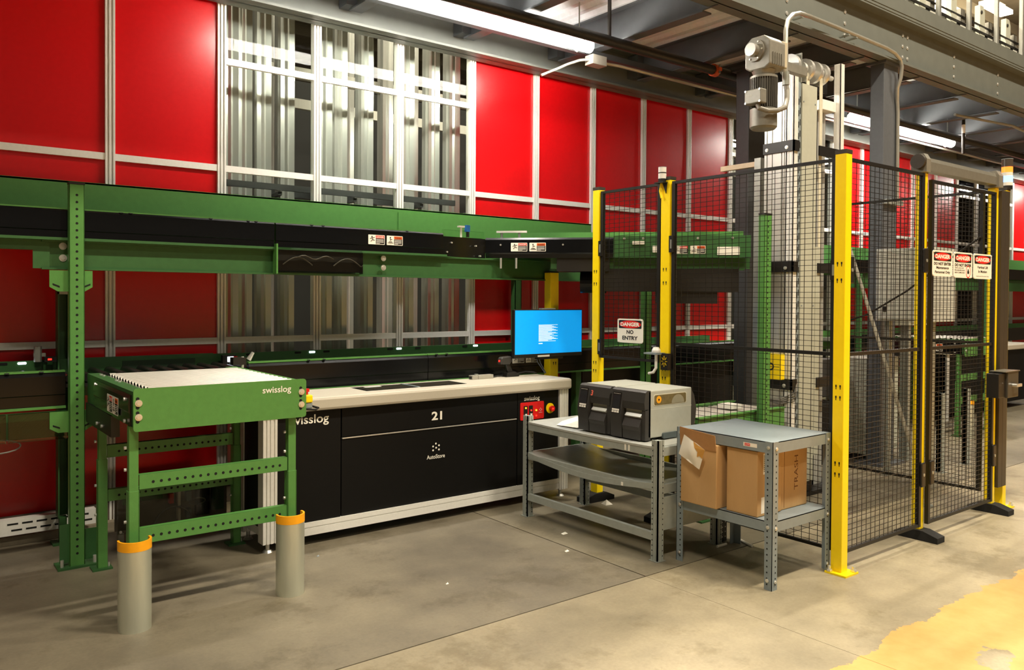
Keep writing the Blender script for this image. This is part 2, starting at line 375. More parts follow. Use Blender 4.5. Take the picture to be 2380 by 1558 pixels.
# hall roof far above with lamp strips
rf = struct('ceiling', (10, 0, 9.5))
bx(-8, 40, -8, 26, 9.5, 9.6).build('roof_sheet', ROOFM, rf)
for i in range(12): bx(-8, 40, -6 + i * 2.6, -5.88 + i * 2.6, 9.2, 9.5).build('roof_purlin', mat('roof_steel', (150, 140, 118), 0.7), rf)
def zbox(x0, x1, y0, y1): return bx(x0, x1, y0, y1, 8.9, 9.0)
for i, (x0, y0) in enumerate(((19.2, 10.2), (20.5, 9.4), (21.7, 8.6), (23.2, 7.6))):
    t = thing('high_bay_light', ['bright high bay light hung under the hall roof, leftmost', 'second bright high bay light under the hall roof', 'third bright high bay light under the hall roof', 'rightmost bright high bay light under the hall roof'][i], 'ceiling light', (x0, y0, 8.9), 'high bay lights under the hall roof')
    pl = bpy.data.lights.new('high_bay_glow', 'POINT'); pl.energy = 55; pl.color = WARM; pl.shadow_soft_size = 0.3; po = bpy.data.objects.new('high_bay_glow', pl); COL.objects.link(po); po.location = (x0 + 0.8, y0 + 0.2, 8.5)
    zbox(x0, x0 + 1.3, y0, y0 + 0.3).build('lens', ROOFL, t)
    MB().cyl((x0 + 0.8, y0 + 0.2, 9.12), (x0 + 0.8, y0 + 0.2, 9.5), 0.02, 6).build('suspension_rod', ZINC, t)
    bx(x0 + .5, x0 + 1.1, y0 + .1, y0 + .35, 9.0, 9.12).build('housing', WHITE, t)
tag(MB().tube([(16, 7.2, 8.4), (25.9, 7.2, 8.4)], 0.05).build('sprinkler_pipe', ORCLAMP), 'thin red sprinkler pipe under the far hall roof', 'pipe')
# wall of the hall far right so the view is closed
fw_ = struct('wall_far', (26, 0, 0)); bx(26, 26.2, -8, 26, 0, 9.6).build('cladding', mat('far_cladding', (120, 108, 92), 0.8, var=0.08, scale=2), fw_)
bx(-8, 26, 26, 26.2, 0, 9.6).build('cladding', mat('far_cladding', (120, 108, 92), 0.8), fw_)

# ------------------------------------------------------------------ stickers
def stickers(parent, o, xd, ud, w=0.127, h=0.066, gap=0.016):
    """a pair of safety stickers, o = lower left corner of the first one"""
    o = Vector(o); xd = Vector(xd); ud = Vector(ud); nd = xd.cross(ud)
    for i in range(2):
        p = o + xd * (i * (w + gap))
        s = MB().plate(p, xd, ud, w, h, 0.004, 0.0008).build('safety_sticker', SIGNW, parent, label=('white sticker with a slipping figure and a red danger header', 'white sticker with a figure on a belt and an orange warning header')[i])
        q = p + nd * 0.001
        MB().plate(q + xd * w * 0.45 + ud * h * 0.06, xd, ud, w * 0.52, h * 0.58, 0, 0.0003).build('text_block', SIGNK, s)
        MB().plate(q + xd * w * 0.45 + ud * h * 0.66, xd, ud, w * 0.52, h * 0.28, 0, 0.0003).build('header', (SIGNR, SIGNO)[i], s)
        text(('DANGER', 'WARNING')[i], (SIGNW, SIGNK)[i], s, q + xd * w * 0.71 + ud * h * 0.71 + nd * 0.0004, xd, ud, w=w * 0.44, h=h * 0.16, bold=0.02)
        b = MB()
        for k in range(5): b.plate(q + xd * w * 0.48 + ud * h * (0.12 + 0.1 * k) + nd * 0.0004, xd, ud, w * (0.44 if k else 0.22), h * 0.035, 0, 0.0002)
        b.build('small_print', SIGNW, s, stuff=True)
        f = MB()
        def limb(x0, y0, x1, y1, t=0.045):
            a = q + xd * w * x0 + ud * h * y0; c = q + xd * w * x1 + ud * h * y1; f.tube([a, c], w * t * 0.4, 4)
        f.disc(q + xd * w * 0.22 + ud * h * 0.8 + nd * 0.0005, nd, h * 0.08, 8)
        if i == 0:
            for l in ((.22, .72, .26, .5), (.26, .5, .38, .42), (.26, .5, .14, .3), (.22, .66, .1, .6), (.22, .66, .38, .74)): limb(*l)
        else:
            for l in ((.22, .72, .22, .45), (.22, .62, .34, .6), (.12, .36, .34, .36), (.06, .24, .4, .24)): limb(*l)
        f.build('pictogram', SIGNK, s)

# ------------------------------------------------------------------ upper conveyor along the wall
uc = thing('belt_conveyor', 'long green and black conveyor raised above head height along the red wall', 'conveyor', (0.8, 5.25, 1.6))
for a, c in ((-4, 0.30), (0.31, 0.78), (0.785, 1.945), (1.955, 3.22)):
    MB().prism([(4.98, 1.81), (4.98, 1.848), (4.975, 1.852), (4.975, 1.955), (4.985, 1.965), (5.0, 1.965), (5.0, 1.81)], 'x', a, c).build('side_cover', GLOSSBLK, uc, label='glossy black side cover')
bx(-4, 3.22, 4.985, 5.03, 1.965, 1.972).box(-4, 3.25, 5.0, 5.03, 1.8, 1.965).build('near_side_frame', GREEN, uc)
bx(-4, 3.25, 4.97, 5.02, 1.795, 1.81).build('lower_lip', DGREEN, uc)
bx(-4, 5.2, 5.5, 5.53, 1.80, 2.185).box(-4, 5.2, 5.5, 5.545, 2.175, 2.187).build('back_guard', GREEN, uc)
bx(3.14, 5.0, 5.492, 5.5, 1.9, 2.155).build('guard_splice_panel', GREEN, uc)
bx(5.2, 6.9, 5.5, 5.53, 1.80, 2.09).build('back_guard', GREEN, uc)
bx(-4, 3.3, 5.04, 5.5, 1.90, 1.935).build('belt', RUB, uc)
bx(4.32, 6.9, 5.12, 5.5, 1.82, 1.89).build('shading_bed', DGREEN, uc)  # bed assumed along the back guard, added to shade the wall below
c = bx(0.66, 5.0, 5.03, 5.04, 1.64, 1.795).box(0.66, 5.0, 5.0, 5.04, 1.635, 1.645).box(0.66, 5.0, 5.0, 5.04, 1.785, 1.795).box(0.62, 0.70, 5.02, 5.03, 1.64, 1.8)
c.build('support_channel', DGREEN, uc)
bx(-4, 0.62, 5.02, 5.06, 1.74, 1.8).build('support_channel', DGREEN, uc)
for x in (0.765, 2.739):
    for z in (1.765, 1.70): bolt(uc, (x, 5.0 if x > 1 else 5.03, z), FY, 0.02)
bx(1.945, 1.955, 4.94, 5.0, 1.64, 1.83).build('end_bracket', GREEN, uc)
for x in (2.2, 2.28, 2.92, 1.05, 1.1, 1.55, 1.78, 1.83): MB().disc((x, 4.985, 1.968), (0, -0.6, 1), 0.012, 10).build('slot_notch', HOLE, uc)
cov = MB().prism([(5.0, 1.645), (4.945, 1.65), (4.945, 1.79), (4.965, 1.81), (5.0, 1.81)], 'x', 1.957, 2.553).build('cable_cover', SMOKE, uc, label='smoked clear cable cover')
bx(1.957, 2.553, 4.995, 5.0, 1.66, 1.8).build('backing', BLK, uc)
b = MB()
for x0 in (2.0, 2.35):
    b.tube([(x0 + 0.2 * i / 10, 4.972, 1.70 + 0.05 * math.sin(math.pi * i / 10)) for i in range(11)], 0.004, 6)
b.tube([(2.1 + 0.25 * i / 10, 4.97, 1.75 + 0.012 * math.sin(i)) for i in range(11)], 0.004, 6)
b.build('cable_loop', mat('grey_cable', (120, 118, 112), 0.5), uc)
stickers(uc, (2.608, 4.974, 1.858), FX, UP)

# bend and angled run to the lift
MB().add([(3.225, 4.985, 1.80), (3.64, 5.03, 1.79), (3.64, 5.03, 1.945), (3.225, 4.985, 1.945), (3.225, 5.0, 1.80), (3.64, 5.045, 1.79), (3.64, 5.045, 1.945), (3.225, 5.0, 1.945)],
         [(0, 1, 2, 3), (4, 7, 6, 5), (0, 4, 5, 1), (3, 2, 6, 7), (0, 3, 7, 4), (1, 5, 6, 2)]).build('bend_cover', GLOSSBLK, uc)
bx(3.24, 3.6, 4.99, 5.03, 1.945, 1.995).build('clear_guard', GLASS, uc)
for x, z in ((3.30, 1.90), (3.52, 1.885), (3.26, 1.83), (3.56, 1.81)): MB().cyl((x, 5.0, z), (x, 4.98, z), 0.006, 8).build('screw', STEEL, uc)
bend = 47.0
sn = thing('photo_sensor', 'small blue photo sensor on a white bracket above the conveyor bend', 'sensor', (3.42, 5.02, 1.95))
bx(3.445, 3.475, 5.0, 5.03, 1.99, 2.04).build('sensor_body', mat('sensor_blue', (40, 110, 190), 0.4), sn); MB().cyl((3.40, 5.01, 1.945), (3.40, 5.01, 2.02), 0.008, 8).box(3.375, 3.425, 4.995, 5.025, 2.02, 2.032).build('bracket', WHITE, sn)
bx(3.452, 3.468, 5.0, 5.02, 1.95, 1.99).build('plug', BLK, sn)

dc = thing('belt_conveyor', 'angled black and green conveyor turning off the upper line into the vertical lift', 'conveyor', (0, 0, 0))
Lr = 1.98
MB().prism([(0.005, 1.80), (-0.005, 1.83), (-0.012, 1.84), (-0.012, 1.94), (0.0, 1.955), (0.012, 1.955), (0.012, 1.80)], 'x', 0, 0.98).build('side_cover', GLOSSBLK, dc, label='glossy black side cover')
bx(0.98, Lr, 0, 0.02, 1.80, 1.965).box(0.98, Lr, -0.02, 0.02, 1.8, 1.81).build('near_side_frame', DGREEN, dc)
bx(0, Lr, 0.45, 0.47, 1.80, 2.03).build('far_side_frame', GREEN, dc)
bx(0, Lr, 0.02, 0.45, 1.90, 1.925).build('belt', RUB, dc)
bx(0.55, 0.95, 0.02, 0.3, 1.70, 1.80).build('drive_box', BLK, dc)
bx(0.5, Lr, 0.05, 0.1, 1.72, 1.8).box(0.5, Lr, 0.36, 0.42, 1.72, 1.8).build('under_rail', DGREEN, dc)
bx(0.9, 1.9, 0.03, 0.42, 1.55, 1.72).build('motor_housing', BLK, dc); bx(1.3, 1.75, 0.05, 0.42, 1.46, 1.55).build('gear_case', BLK, dc)
MB().cyl((0.72, 0.2, 1.62), (0.92, 0.2, 1.62), 0.085, 20).build('motor', GLOSSBLK, dc)
bx(0.06, 0.3, 0.13, 0.16, 2.005, 2.02).build('handle_bar', WHITE, dc)
for x in (0.1, 0.24): MB().cyl((x, 0.145, 1.925), (x, 0.145, 2.01), 0.01, 8).build('handle_post', ZINC, dc)
stickers(dc, (0.20, -0.014, 1.85), FX, UP)
stickers(dc, (1.42, -0.002, 1.83), FX, UP, 0.11, 0.06)
for x, w_, z, h_ in ((1.12, .09, 1.90, .025), (1.27, .05, 1.84, .05), (1.74, .16, 1.82, .06)):
    MB().plate((x, -0.001, z), FX, UP, w_, h_, 0.004, 0.012).build('terminal_box', WHITE, dc)
for x in (1.06, 1.2, 1.4, 1.6, 1.85): bolt(dc, (x, 0, 1.945), FY, 0.009)
for x in (0.12, 0.6, 0.9): bolt(dc, (x, -0.012, 1.9), FY, 0.007)
for x in (0.12, 0.24): MB().cyl((x, 0.0, 1.72), (x, 0.0, 1.8), 0.008, 8).build('eye_bolt', STEEL, dc)
dc.location = (3.65, 5.04, 0); dc.rotation_euler = (0, 0, R(-bend))

# ------------------------------------------------------------------ lower conveyor along the wall
lc = thing('roller_conveyor', 'long green and black roller conveyor at waist height behind the black workstation', 'conveyor', (0.8, 5.3, 0.85))
YN = 5.04
for a, c in ((-4, 0.30), (0.31, 0.775), (1.80, 3.12), (3.125, 6.95)):
    MB().prism([(YN + 0.02, 0.885), (YN - 0.016, 0.885), (YN - 0.016, 0.945), (YN - 0.022, 0.95), (YN - 0.022, 1.05), (YN - 0.005, 1.07), (YN + 0.02, 1.07)], 'x', a, c).build('side_cover', GLOSSBLK, lc, label='glossy black side cover')
    bx(a, c, YN - 0.01, YN + 0.03, 1.07, 1.08).box(a, c, YN - 0.035, YN + 0.02, 0.873, 0.885).build('near_side_frame', GREEN, lc)
bx(-4, 6.95, 5.5, 5.53, 0.88, 1.105).build('far_side_frame', DGREEN, lc)
bx(0.78, 1.72, 5.47, 5.5, 1.0, 1.112).build('back_guard', DGREEN, lc)
bx(1.16, 1.60, 5.465, 5.47, 1.03, 1.085).build('guard_window', mat('guard_dark_green', (24, 52, 28), 0.6), lc)  # inset panel in a darker green than the guard around it
rme, _ = MB().cyl((0, 0, 0), (0, 0.42, 0), 0.025, 14).mesh('roller', center=False, smooth=True); rme.materials.append(mat('dark_roller', (70, 68, 66), 0.25, 0.8))
for i in range(14): share(rme, 'roller', lc, (0.62 + 0.092 * i, 5.06, 1.03))
bx(-4, 6.95, 5.06, 5.5, 0.98, 1.0).build('pan', BLK, lc)
for x in (0.62, 2.43, 3.15, 3.88, 5.9): MB().plate((x - 0.02, 5.499, 1.085), FX, UP, 0.045, 0.014, 0.006, 0.003).build('reflector', GLOWW if x != 5.9 else WHITE, lc)  # all but the last glow by emission, a painted glint of returned light
for x in (0.40, 0.5, 1.95, 2.3, 2.52, 3.05, 3.3, 3.75): MB().plate((x, 5.499, 1.085), FX, UP, 0.05, 0.014, 0.006, 0.002).build('slot', HOLE, lc)
for x in (2.2, 2.31, 3.2, 3.29, 0.5, 0.66): MB().disc((x, YN - 0.012, 1.076), (0, -0.5, 1), 0.012, 8).build('slot_notch', HOLE, lc)
stickers(lc, (3.90, YN - 0.024, 0.975), FX, UP, 0.12, 0.066)
bx(0.5, 0.78, 4.97, 5.0, 0.71, 0.86).build('cable_cover', SMOKE, lc); bx(-1.5, 0.49, 4.97, 5.0, 0.71, 0.86).build('cable_cover', SMOKE, lc)
bx(-1.5, 0.78, 5.0, 5.02, 0.72, 0.86).build('cover_back', DGREEN, lc)
MB().tube([(0.45 + 0.11 * math.cos(a), 5.0, 0.69 + 0.035 * math.sin(a)) for a in [R(20 * i) for i in range(19)]], 0.004, 6).build('cable_coil', mat('grey_cable', (120, 118, 112), 0.5), lc)
bx(4.75, 6.85, 5.12, 5.42, 0.35, 0.88).build('drive_enclosure', BLK, lc)
for x in (2.9, 4.62, 6.87):
    bx(x, x + 0.06, YN + 0.02, YN + 0.08, 0, 0.9).box(x, x + 0.06, 5.44, 5.5, 0, 0.9).box(x, x + 0.06, YN, 5.5, 0.3, 0.36).box(x - .05, x + .11, YN - .02, YN + .12, 0, .01).build('support_leg', DGREEN, lc)
# reader lamp and clamp beside the transfer
t = thing('barcode_reader', 'small black code reader with a lit window beside the conveyor transfer', 'sensor', (1.80, 5.42, 1.08))
bx(1.76, 1.85, 5.40, 5.44, 1.0, 1.10).build('reader_body', BLK, t); MB().plate((1.79, 5.399, 1.055), FX, UP, 0.05, 0.035, 0.003, 0.002).build('window', GLOWW, t)
bx(1.83, 1.855, 5.395, 5.4, 1.02, 1.09).build('red_side', REDP, t)
t = thing('sensor_clamp', 'silver sensor clamp with a wing nut at the conveyor transfer corner', 'clamp', (1.72, 4.98, 1.06))
bx(1.68, 1.76, 4.96, 5.02, 1.07, 1.115).build('block', BLK, t); MB().cyl((1.74, 4.97, 1.05), (1.74, 4.97, 1.12), 0.009, 8).build('rod', STEEL, t)
MB().cyl((1.775, 4.96, 1.10), (1.80, 4.95, 1.145), 0.016, 8, 0.01).build('wing_nut', STEEL, t)
t = thing('status_lamp', 'small black conveyor sensor with a red light by the tall green post', 'sensor', (0.75, 5.45, 1.1))
bx(0.73, 0.79, 5.42, 5.46, 1.10, 1.13).build('body', BLK, t); bx(0.745, 0.765, 5.418, 5.421, 1.11, 1.12).build('red_led', LEDR, t)
MB().cyl((0.70, 5.47, 1.1), (0.70, 5.47, 1.19), 0.022, 10).box(0.68, 0.74, 5.46, 5.5, 1.13, 1.15).build('pipe_fitting', ZINC, t)

# tall perforated posts
def tall_post(label, x0, y0, h, w=0.075, back=None):
    t = thing('support_post', label, 'post', (x0 + w / 2, y0, 0))
    bx(x0, x0 + w, y0, y0 + 0.005, 0.01, h).box(x0, x0 + 0.005, y0, y0 + 0.05, 0.01, h).box(x0 + w - 0.005, x0 + w, y0, y0 + 0.05, 0.01, h).build('upright', GREEN, t, bevel=0.0015)
    holes(t, [(x0 + w / 2, y0 - 0.0008, z * 0.0385 + 0.04) for z in range(1, int(h / 0.0385) - 1)], FY, 0.007)
    bx(x0 - 0.06, x0 + w + 0.09, y0 - 0.02, y0 + 0.12, 0, 0.012).build('base_plate', DGREEN, t)
    for dx in (-0.035, w + 0.05): MB().cyl((x0 + dx, y0 + 0.01, 0.012), (x0 + dx, y0 + 0.01, 0.05), 0.009, 8).build('anchor_bolt', STEEL, t)
    bx(x0 - 0.002, x0 + w + 0.002, y0 - 0.002, y0 + 0.05, h, h + 0.012).build('cap', BLK, t)
    return t
p1 = tall_post('tall green perforated post carrying the conveyors at the far left', 0.78, 4.93, 2.10)
bx(0.735, 0.78, 4.955, 4.96, 0.03, 0.24).box(0.856, 0.93, 4.955, 4.96, 0.03, 0.2).build('base_gusset', DGREEN, p1)
for zz, s in ((1.63, 1), (0.86, 1)):
    MB().prism([(0.69, zz), (0.90, zz), (0.90, zz - 0.09), (0.86, zz - 0.115), (0.73, zz - 0.115), (0.69, zz - 0.09)], 'y', 4.962, 4.968).build('saddle_bracket', GREEN, p1)
    for x in (0.705, 0.855): MB().prism([(x, zz - 0.07), (x + 0.034, zz - 0.085), (x + 0.034, zz - 0.094), (x, zz - 0.079)] if x < .8 else [(x, zz - 0.085), (x + 0.034, zz - 0.07), (x + 0.034, zz - 0.079), (x, zz - 0.094)], 'y', 4.9605, 4.962).build('slot', HOLE, p1)
bp = thing('support_post', 'dark green rear post against the red wall behind the tall perforated post', 'post', (0.83, 5.5, 0))
bx(0.80, 0.808, 5.44, 5.52, 0.16, 1.6).box(0.856, 0.864, 5.44, 5.52, 0.16, 1.6).box(0.80, 0.864, 5.515, 5.523, 0.16, 1.6).build('channel', DGREEN, bp)
bx(0.80, 0.864, 5.44, 5.46, 1.5, 1.6).build('top_clip', ZINC, bp)
bx(0.77, 0.9, 5.42, 5.53, 0.0, 0.012).box(0.81, 0.85, 5.46, 5.5, 0.012, 0.16).build('foot', DGREEN, bp)
p2 = tall_post('tall green perforated post standing left of the lift mast inside the fence', 4.82, 3.35, 2.085, 0.082)

# ------------------------------------------------------------------ roller table in front
rt_ = thing('roller_table', 'green roller table with steel rollers and a plain front plate on the left', 'table', (1.28, 4.4, 0))
MB().plate((0.872, 3.905, 0.88), FX, UP, 0.822, 0.195, 0.014, 0.006).build('end_plate', GREEN, rt_, label='green front plate')
text('swisslog', SIGNW, rt_, (1.539, 3.8985, 1.015), FX, UP, w=0.147, h=0.031, bold=0.012)
for x in (0.894, 1.668):
    for z in (1.009, 0.945): bolt(rt_, (x, 3.899, z), FY, 0.016)
    for z in (1.009, 0.945):
        for s in (1, -1): MB().disc((x - 0.004, 3.8985, z + s * 0.02), FY, 0.008, 10).build('slot', HOLE, rt_)
# side rails: profile in y-long boxes
bx(0.872, 0.892, 3.905, 4.95, 0.905, 1.06).box(0.872, 0.935, 3.905, 4.95, 1.055, 1.062).build('side_rail', DGREEN, rt_)
bx(1.672, 1.692, 3.905, 4.95, 0.905, 1.06).box(1.63, 1.692, 3.905, 4.95, 1.055, 1.062).build('side_rail', GREEN, rt_)
MB().prism([(0.874, 0.90), (0.864, 0.905), (0.864, 0.96), (0.858, 0.97), (0.858, 1.03), (0.868, 1.045), (0.874, 1.045)], 'y', 3.93, 4.72).build('side_cover', GLOSSBLK, rt_, label='glossy black side cover')
stickers(rt_, (0.8575, 4.37, 0.925), (0, -1, 0), UP, 0.115, 0.085, 0.008)
bx(0.86, 0.9, 4.30, 4.93, 0.80, 0.905).build('motor_pan', BLK, rt_)
for y, z in ((4.66, 1.03), (4.0, 1.02), (4.0, 0.92), (4.62, 0.83), (4.5, 0.83)): MB().cyl((0.86, y, z), (0.852, y, z), 0.009, 8).build('screw', STEEL, rt_)
for y in (4.38, 4.45, 4.75, 4.82): MB().cyl((0.915, y, 1.062), (0.915, y, 1.068), 0.009, 8).build('rivet', STEEL, rt_)
rme2, _ = MB().cyl((0, 0, 0), (0.69, 0, 0), 0.0185, 20).cyl((-0.02, 0, 0), (0.72, 0, 0), 0.006, 6).cyl((0.0, 0, 0), (0.03, 0, 0), 0.0205, 10).mesh('roller', center=False, smooth=True); rme2.materials.append(ROLL)
for i in range(14): share(rme2, 'roller', rt_, (0.945, 3.955 + i * 0.0615, 1.055))
bx(0.893, 1.671, 3.92, 4.9, 0.93, 0.94).build('pan', BLK, rt_)
def leg(x0, x1, y0, y1, z0, z1): return MB().box(x0, x1, y0, y0 + 0.006, z0, z1).box(x0, x0 + 0.006, y0, y1, z0, z1).box(x1 - 0.006, x1, y0, y1, z0, z1)
for x, y in ((0.862, 3.95), (1.617, 3.95), (0.898, 4.81), (1.632, 4.82)):
    leg(x, x + 0.048, y, y + 0.045, 0.01, 0.60).build('leg', GREEN, rt_, bevel=0.001)
    leg(x + 0.004, x + 0.044, y - 0.006 + 0.008, y + 0.04, 0.58, 0.90).build('leg_extension', GREEN, rt_)
    bx(x - 0.03, x + 0.07, y - 0.02, y + 0.07, 0, 0.01).build('foot_plate', DGREEN, rt_); MB().cyl((x + 0.055, y + 0.02, 0.01), (x + 0.055, y + 0.02, 0.03), 0.008, 8).build('anchor_bolt', STEEL, rt_)
    for z in (0.30, 0.46, 0.70, 0.80): MB().cyl((x - 0.004, y + 0.02, z), (x - 0.014, y + 0.02, z), 0.008, 6).build('bolt', STEEL, rt_)
def brace(x0, x1, y, z0, z1):
    bx(x0, x1, y, y + 0.005, z0, z1).box(x0, x1, y, y + 0.035, z1 - 0.005, z1).box(x0, x1, y, y + 0.035, z0, z0 + 0.005).build('cross_rail', GREEN, rt_, bevel=0.001)
    n = 17; holes(rt_, [(x0 + 0.06 + (x1 - x0 - 0.1) * i / n, y - 0.0008, (z0 + z1) / 2 - 0.004) for i in range(n + 1)], FY, 0.007)
brace(0.91, 1.617, 3.955, 0.604, 0.672); brace(0.91, 1.617, 3.955, 0.352, 0.424)
brace(0.946, 1.632, 4.825, 0.606, 0.675); brace(0.946, 1.632, 4.825, 0.365, 0.43)
e = thing('emergency_stop', 'yellow emergency stop box with red button at the right end of the roller table', 'switch', (1.73, 3.95, 0.92))
bx(1.698, 1.745, 3.93, 4.0, 0.945, 0.985).build('yellow_housing', YEL, e, bevel=0.006); bx(1.698, 1.745, 3.935, 3.995, 0.915, 0.945).build('grey_base', GREY, e, bevel=0.004)
MB().cyl((1.72, 3.965, 0.985), (1.72, 3.965, 1.0), 0.012, 12).cyl((1.72, 3.965, 1.0), (1.72, 3.965, 1.015), 0.019, 14).build('red_button', REDP, e)
MB().tube([(1.69, 3.93, 0.915), (1.76, 3.925, 0.908), (1.775, 3.93, 0.915), (1.76, 3.99, 0.92)], 0.006, 6).build('guard_loop', RUB, e)

# half-round steel leg guards
def guard_me(r, h, t=0.006, a0=180, a1=360, n=20):
    b = MB(); vs = []
    for zz in (0, h):
        for rr in (r, r - t):
            for i in range(n + 1):
                a = R(a0 + (a1 - a0) * i / n); vs.append((rr * math.cos(a), rr * math.sin(a), zz))
    m = n + 1; fs = []
    for i in range(n): fs += [(i, i + 1, 2 * m + i + 1, 2 * m + i), (m + i, 3 * m + i, 3 * m + i + 1, m + i + 1), (i, m + i, m + i + 1, i + 1), (2 * m + i, 2 * m + i + 1, 3 * m + i + 1, 3 * m + i)]
    fs += [(0, 2 * m, 3 * m, m), (n, m + n, 3 * m + n, 2 * m + n)]
    return b.add(vs, fs)
def leg_guard(label, x, y, grp='half-round guards at the roller table legs', rot=0):
    t = thing('leg_guard', label, 'bollard', (0, 0, 0), grp)
    guard_me(0.070, 0.365, 0.007, 165, 375).build('steel_shell', BOLL, t, smooth=True)
    b = guard_me(0.0712, 0.042, 0.009, 165, 375); b.v = [(v[0], v[1], v[2] + 0.362) for v in b.v]; b.build('orange_band', ORANGE, t, smooth=True)
    t.location = (x, y, 0); return t
leg_guard('half-round steel leg guard with orange rim at the left table leg, nearest the camera', 0.872, 3.875)
leg_guard('half-round steel leg guard with orange rim at the right leg of the roller table', 1.60, 3.875)

# electronics behind the table
t = thing('control_box', 'smoked clear box of conveyor electronics on the floor under the roller table', 'electrical box', (1.36, 5.15, 0.09))
bx(1.06, 1.72, 5.2, 5.21, 0.09, 0.32).build('back_plate', mat('box_grey', (120, 112, 100), 0.6), t)
bx(1.06, 1.72, 5.12, 5.125, 0.09, 0.32).build('clear_cover', SMOKE, t)
for x0, x1, z0, z1, m in ((1.10, 1.16, .25, .31, GREEN), (1.20, 1.32, .26, .31, DGREEN), (1.62, 1.69, .14, .29, DGREEN), (1.36, 1.385, .22, .28, REDP), (1.41, 1.425, .20, .29, WHITE), (1.46, 1.49, .22, .28, GREY), (1.41, 1.425, .11, .18, WHITE), (1.46, 1.49, .12, .17, GREY), (1.52, 1.60, .12, .30, BLK), (1.585, 1.6, .24, .29, SIGNO), (1.585, 1.6, .15, .2, SIGNO)):
    bx(x0, x1, 5.16, 5.2, z0, z1).build('module', m, t)
MB().tube([(1.27 + 0.11 * (1 - math.cos(R(12 * i))), 5.15, 0.10 + 0.10 * math.sin(R(12 * i))) for i in range(16)], 0.005, 6).build('cable_loop', mat('grey_cable', (120, 118, 112), 0.5), t)
MB().tube([(1.52 + 0.05 * math.cos(R(24 * i)), 5.15, 0.215 + 0.02 * math.sin(R(24 * i))) for i in range(16)], 0.004, 6).build('cable_loop', mat('grey_cable', (120, 118, 112), 0.5), t)
bx(1.07, 1.1, 5.15, 5.2, 0.0, 0.09).build('stand', ZINC, t); bx(1.68, 1.71, 5.15, 5.2, 0, 0.09).build('stand', ZINC, t)
for x in (1.075, 1.705):
    for z in (0.105, 0.305): MB().cyl((x, 5.12, z), (x, 5.112, z), 0.008, 8).build('screw', WHITE, t)

# ------------------------------------------------------------------ black workstation with grey worktop
ws = thing('picking_workstation', 'long black picking workstation with a beige worktop and aluminium legs', 'workstation', (2.88, 4.72, 0))
def alu_leg(x0, x1, y0, y1, z0, z1, parent, name='leg', m=None):
    b = bx(x0, x1, y0 + 0.006, y1, z0, z1); w = x1 - x0
    for a, c in ((0, .16), (.28, .46), (.54, .72), (.84, 1)): b.box(x0 + a * w, x0 + c * w, y0, y0 + 0.007, z0, z1)
    return b.build(name, m or BRIGHTALU, parent)
for x0 in (1.707, 3.975):
    alu_leg(x0, x0 + 0.085, 4.53, 4.61, 0.055, 0.818, ws); alu_leg(x0, x0 + 0.085, 4.86, 4.92, 0.055, 0.818, ws)
    for y in (4.57, 4.89): MB().cyl((x0 + 0.042, y, 0.0), (x0 + 0.042, y, 0.055), 0.012, 10).cyl((x0 + 0.042, y, 0), (x0 + 0.042, y, 0.014), 0.03, 14, 0.02).build('levelling_foot', STEEL, ws)
bx(1.69, 4.072, 4.50, 4.925, 0.812, 0.892).build('worktop', BEIGE, ws, bevel=0.016)
hx0, hx1, hy0, hy1 = 2.42, 3.20, 4.63, 4.86
bx(hx0, hx1, hy0, hy1, 0.8915, 0.8928).build('bin_opening_rim', GLOSSBLK, ws)
bx(hx0 + 0.02, 2.79, hy0 + 0.02, hy1 - 0.02, 0.8926, 0.8936).build('glass_hatch', mat('dark_hatch', (70, 66, 58), 0.12, 0.2), ws); bx(2.83, hx1 - 0.02, hy0 + 0.02, hy1 - 0.02, 0.8926, 0.8936).build('glass_hatch', mat('dark_hatch', (70, 66, 58), 0.12, 0.2), ws)
bx(2.80, 2.82, hy0, hy1, 0.8925, 0.896).build('hatch_bar', GREY, ws)
bx(2.5, 2.62, hy1 - 0.06, hy1 - 0.03, 0.8936, 0.8945).build('hatch_sticker', PAPER, ws)
yb = 4.545
for a in ((1.795, 2.199, 0.14, 0.812), (2.208, 3.58, 0.632, 0.812), (3.585, 3.972, 0.14, 0.812)): bx(a[0], a[1], yb, yb + 0.02, a[2], a[3]).build('front_panel', BLKP, ws)
bx(2.208, 3.58, yb + 0.004, yb + 0.02, 0.14, 0.618).build('service_door', BLKP, ws, label='large black service door')
bx(2.21, 3.576, yb - 0.002, yb + 0.01, 0.619, 0.626).build('handle_strip', ALU, ws)
bx(1.72, 4.0, 4.88, 4.9, 0.14, 0.812).box(1.715, 1.72, 4.61, 4.86, 0.14, 0.812).box(4.05, 4.055, 4.61, 4.86, 0.14, 0.812).build('rear_panel', BLKP, ws)
b = bx(1.79, 3.975, 4.535, 4.57, 0.112, 0.14).box(1.79, 3.975, 4.54, 4.57, 0.105, 0.112).box(1.79, 3.975, 4.535, 4.57, 0.062, 0.105)
b.build('bottom_rail', BRIGHTALU, ws)
bx(1.73, 1.77, 4.61, 4.86, 0.08, 0.13).box(3.99, 4.03, 4.61, 4.86, 0.08, 0.13).build('side_rail', BRIGHTALU, ws)
yt = yb - 0.0005
text('swisslog', SIGNW, ws, (1.985, yt, 0.735), FX, UP, w=0.27, h=0.052, bold=0.012)
text('21', SIGNW, ws, (2.897, yt, 0.678), FX, UP, w=0.082, h=0.055, bold=0.03)
text('AutoStore', SIGNW, ws, (2.893, yb + 0.0035, 0.418), FX, UP, w=0.142, h=0.027, bold=0.01)
b = MB()
for dx, dz in ((0, .517), (.024, .503), (-.022, .500), (.002, .489), (-.022, .474), (.024, .475)): b.disc((2.893 + dx, yb + 0.003, dz), FY, 0.0065, 12)
b.build('dot_emblem', SIGNW, ws)
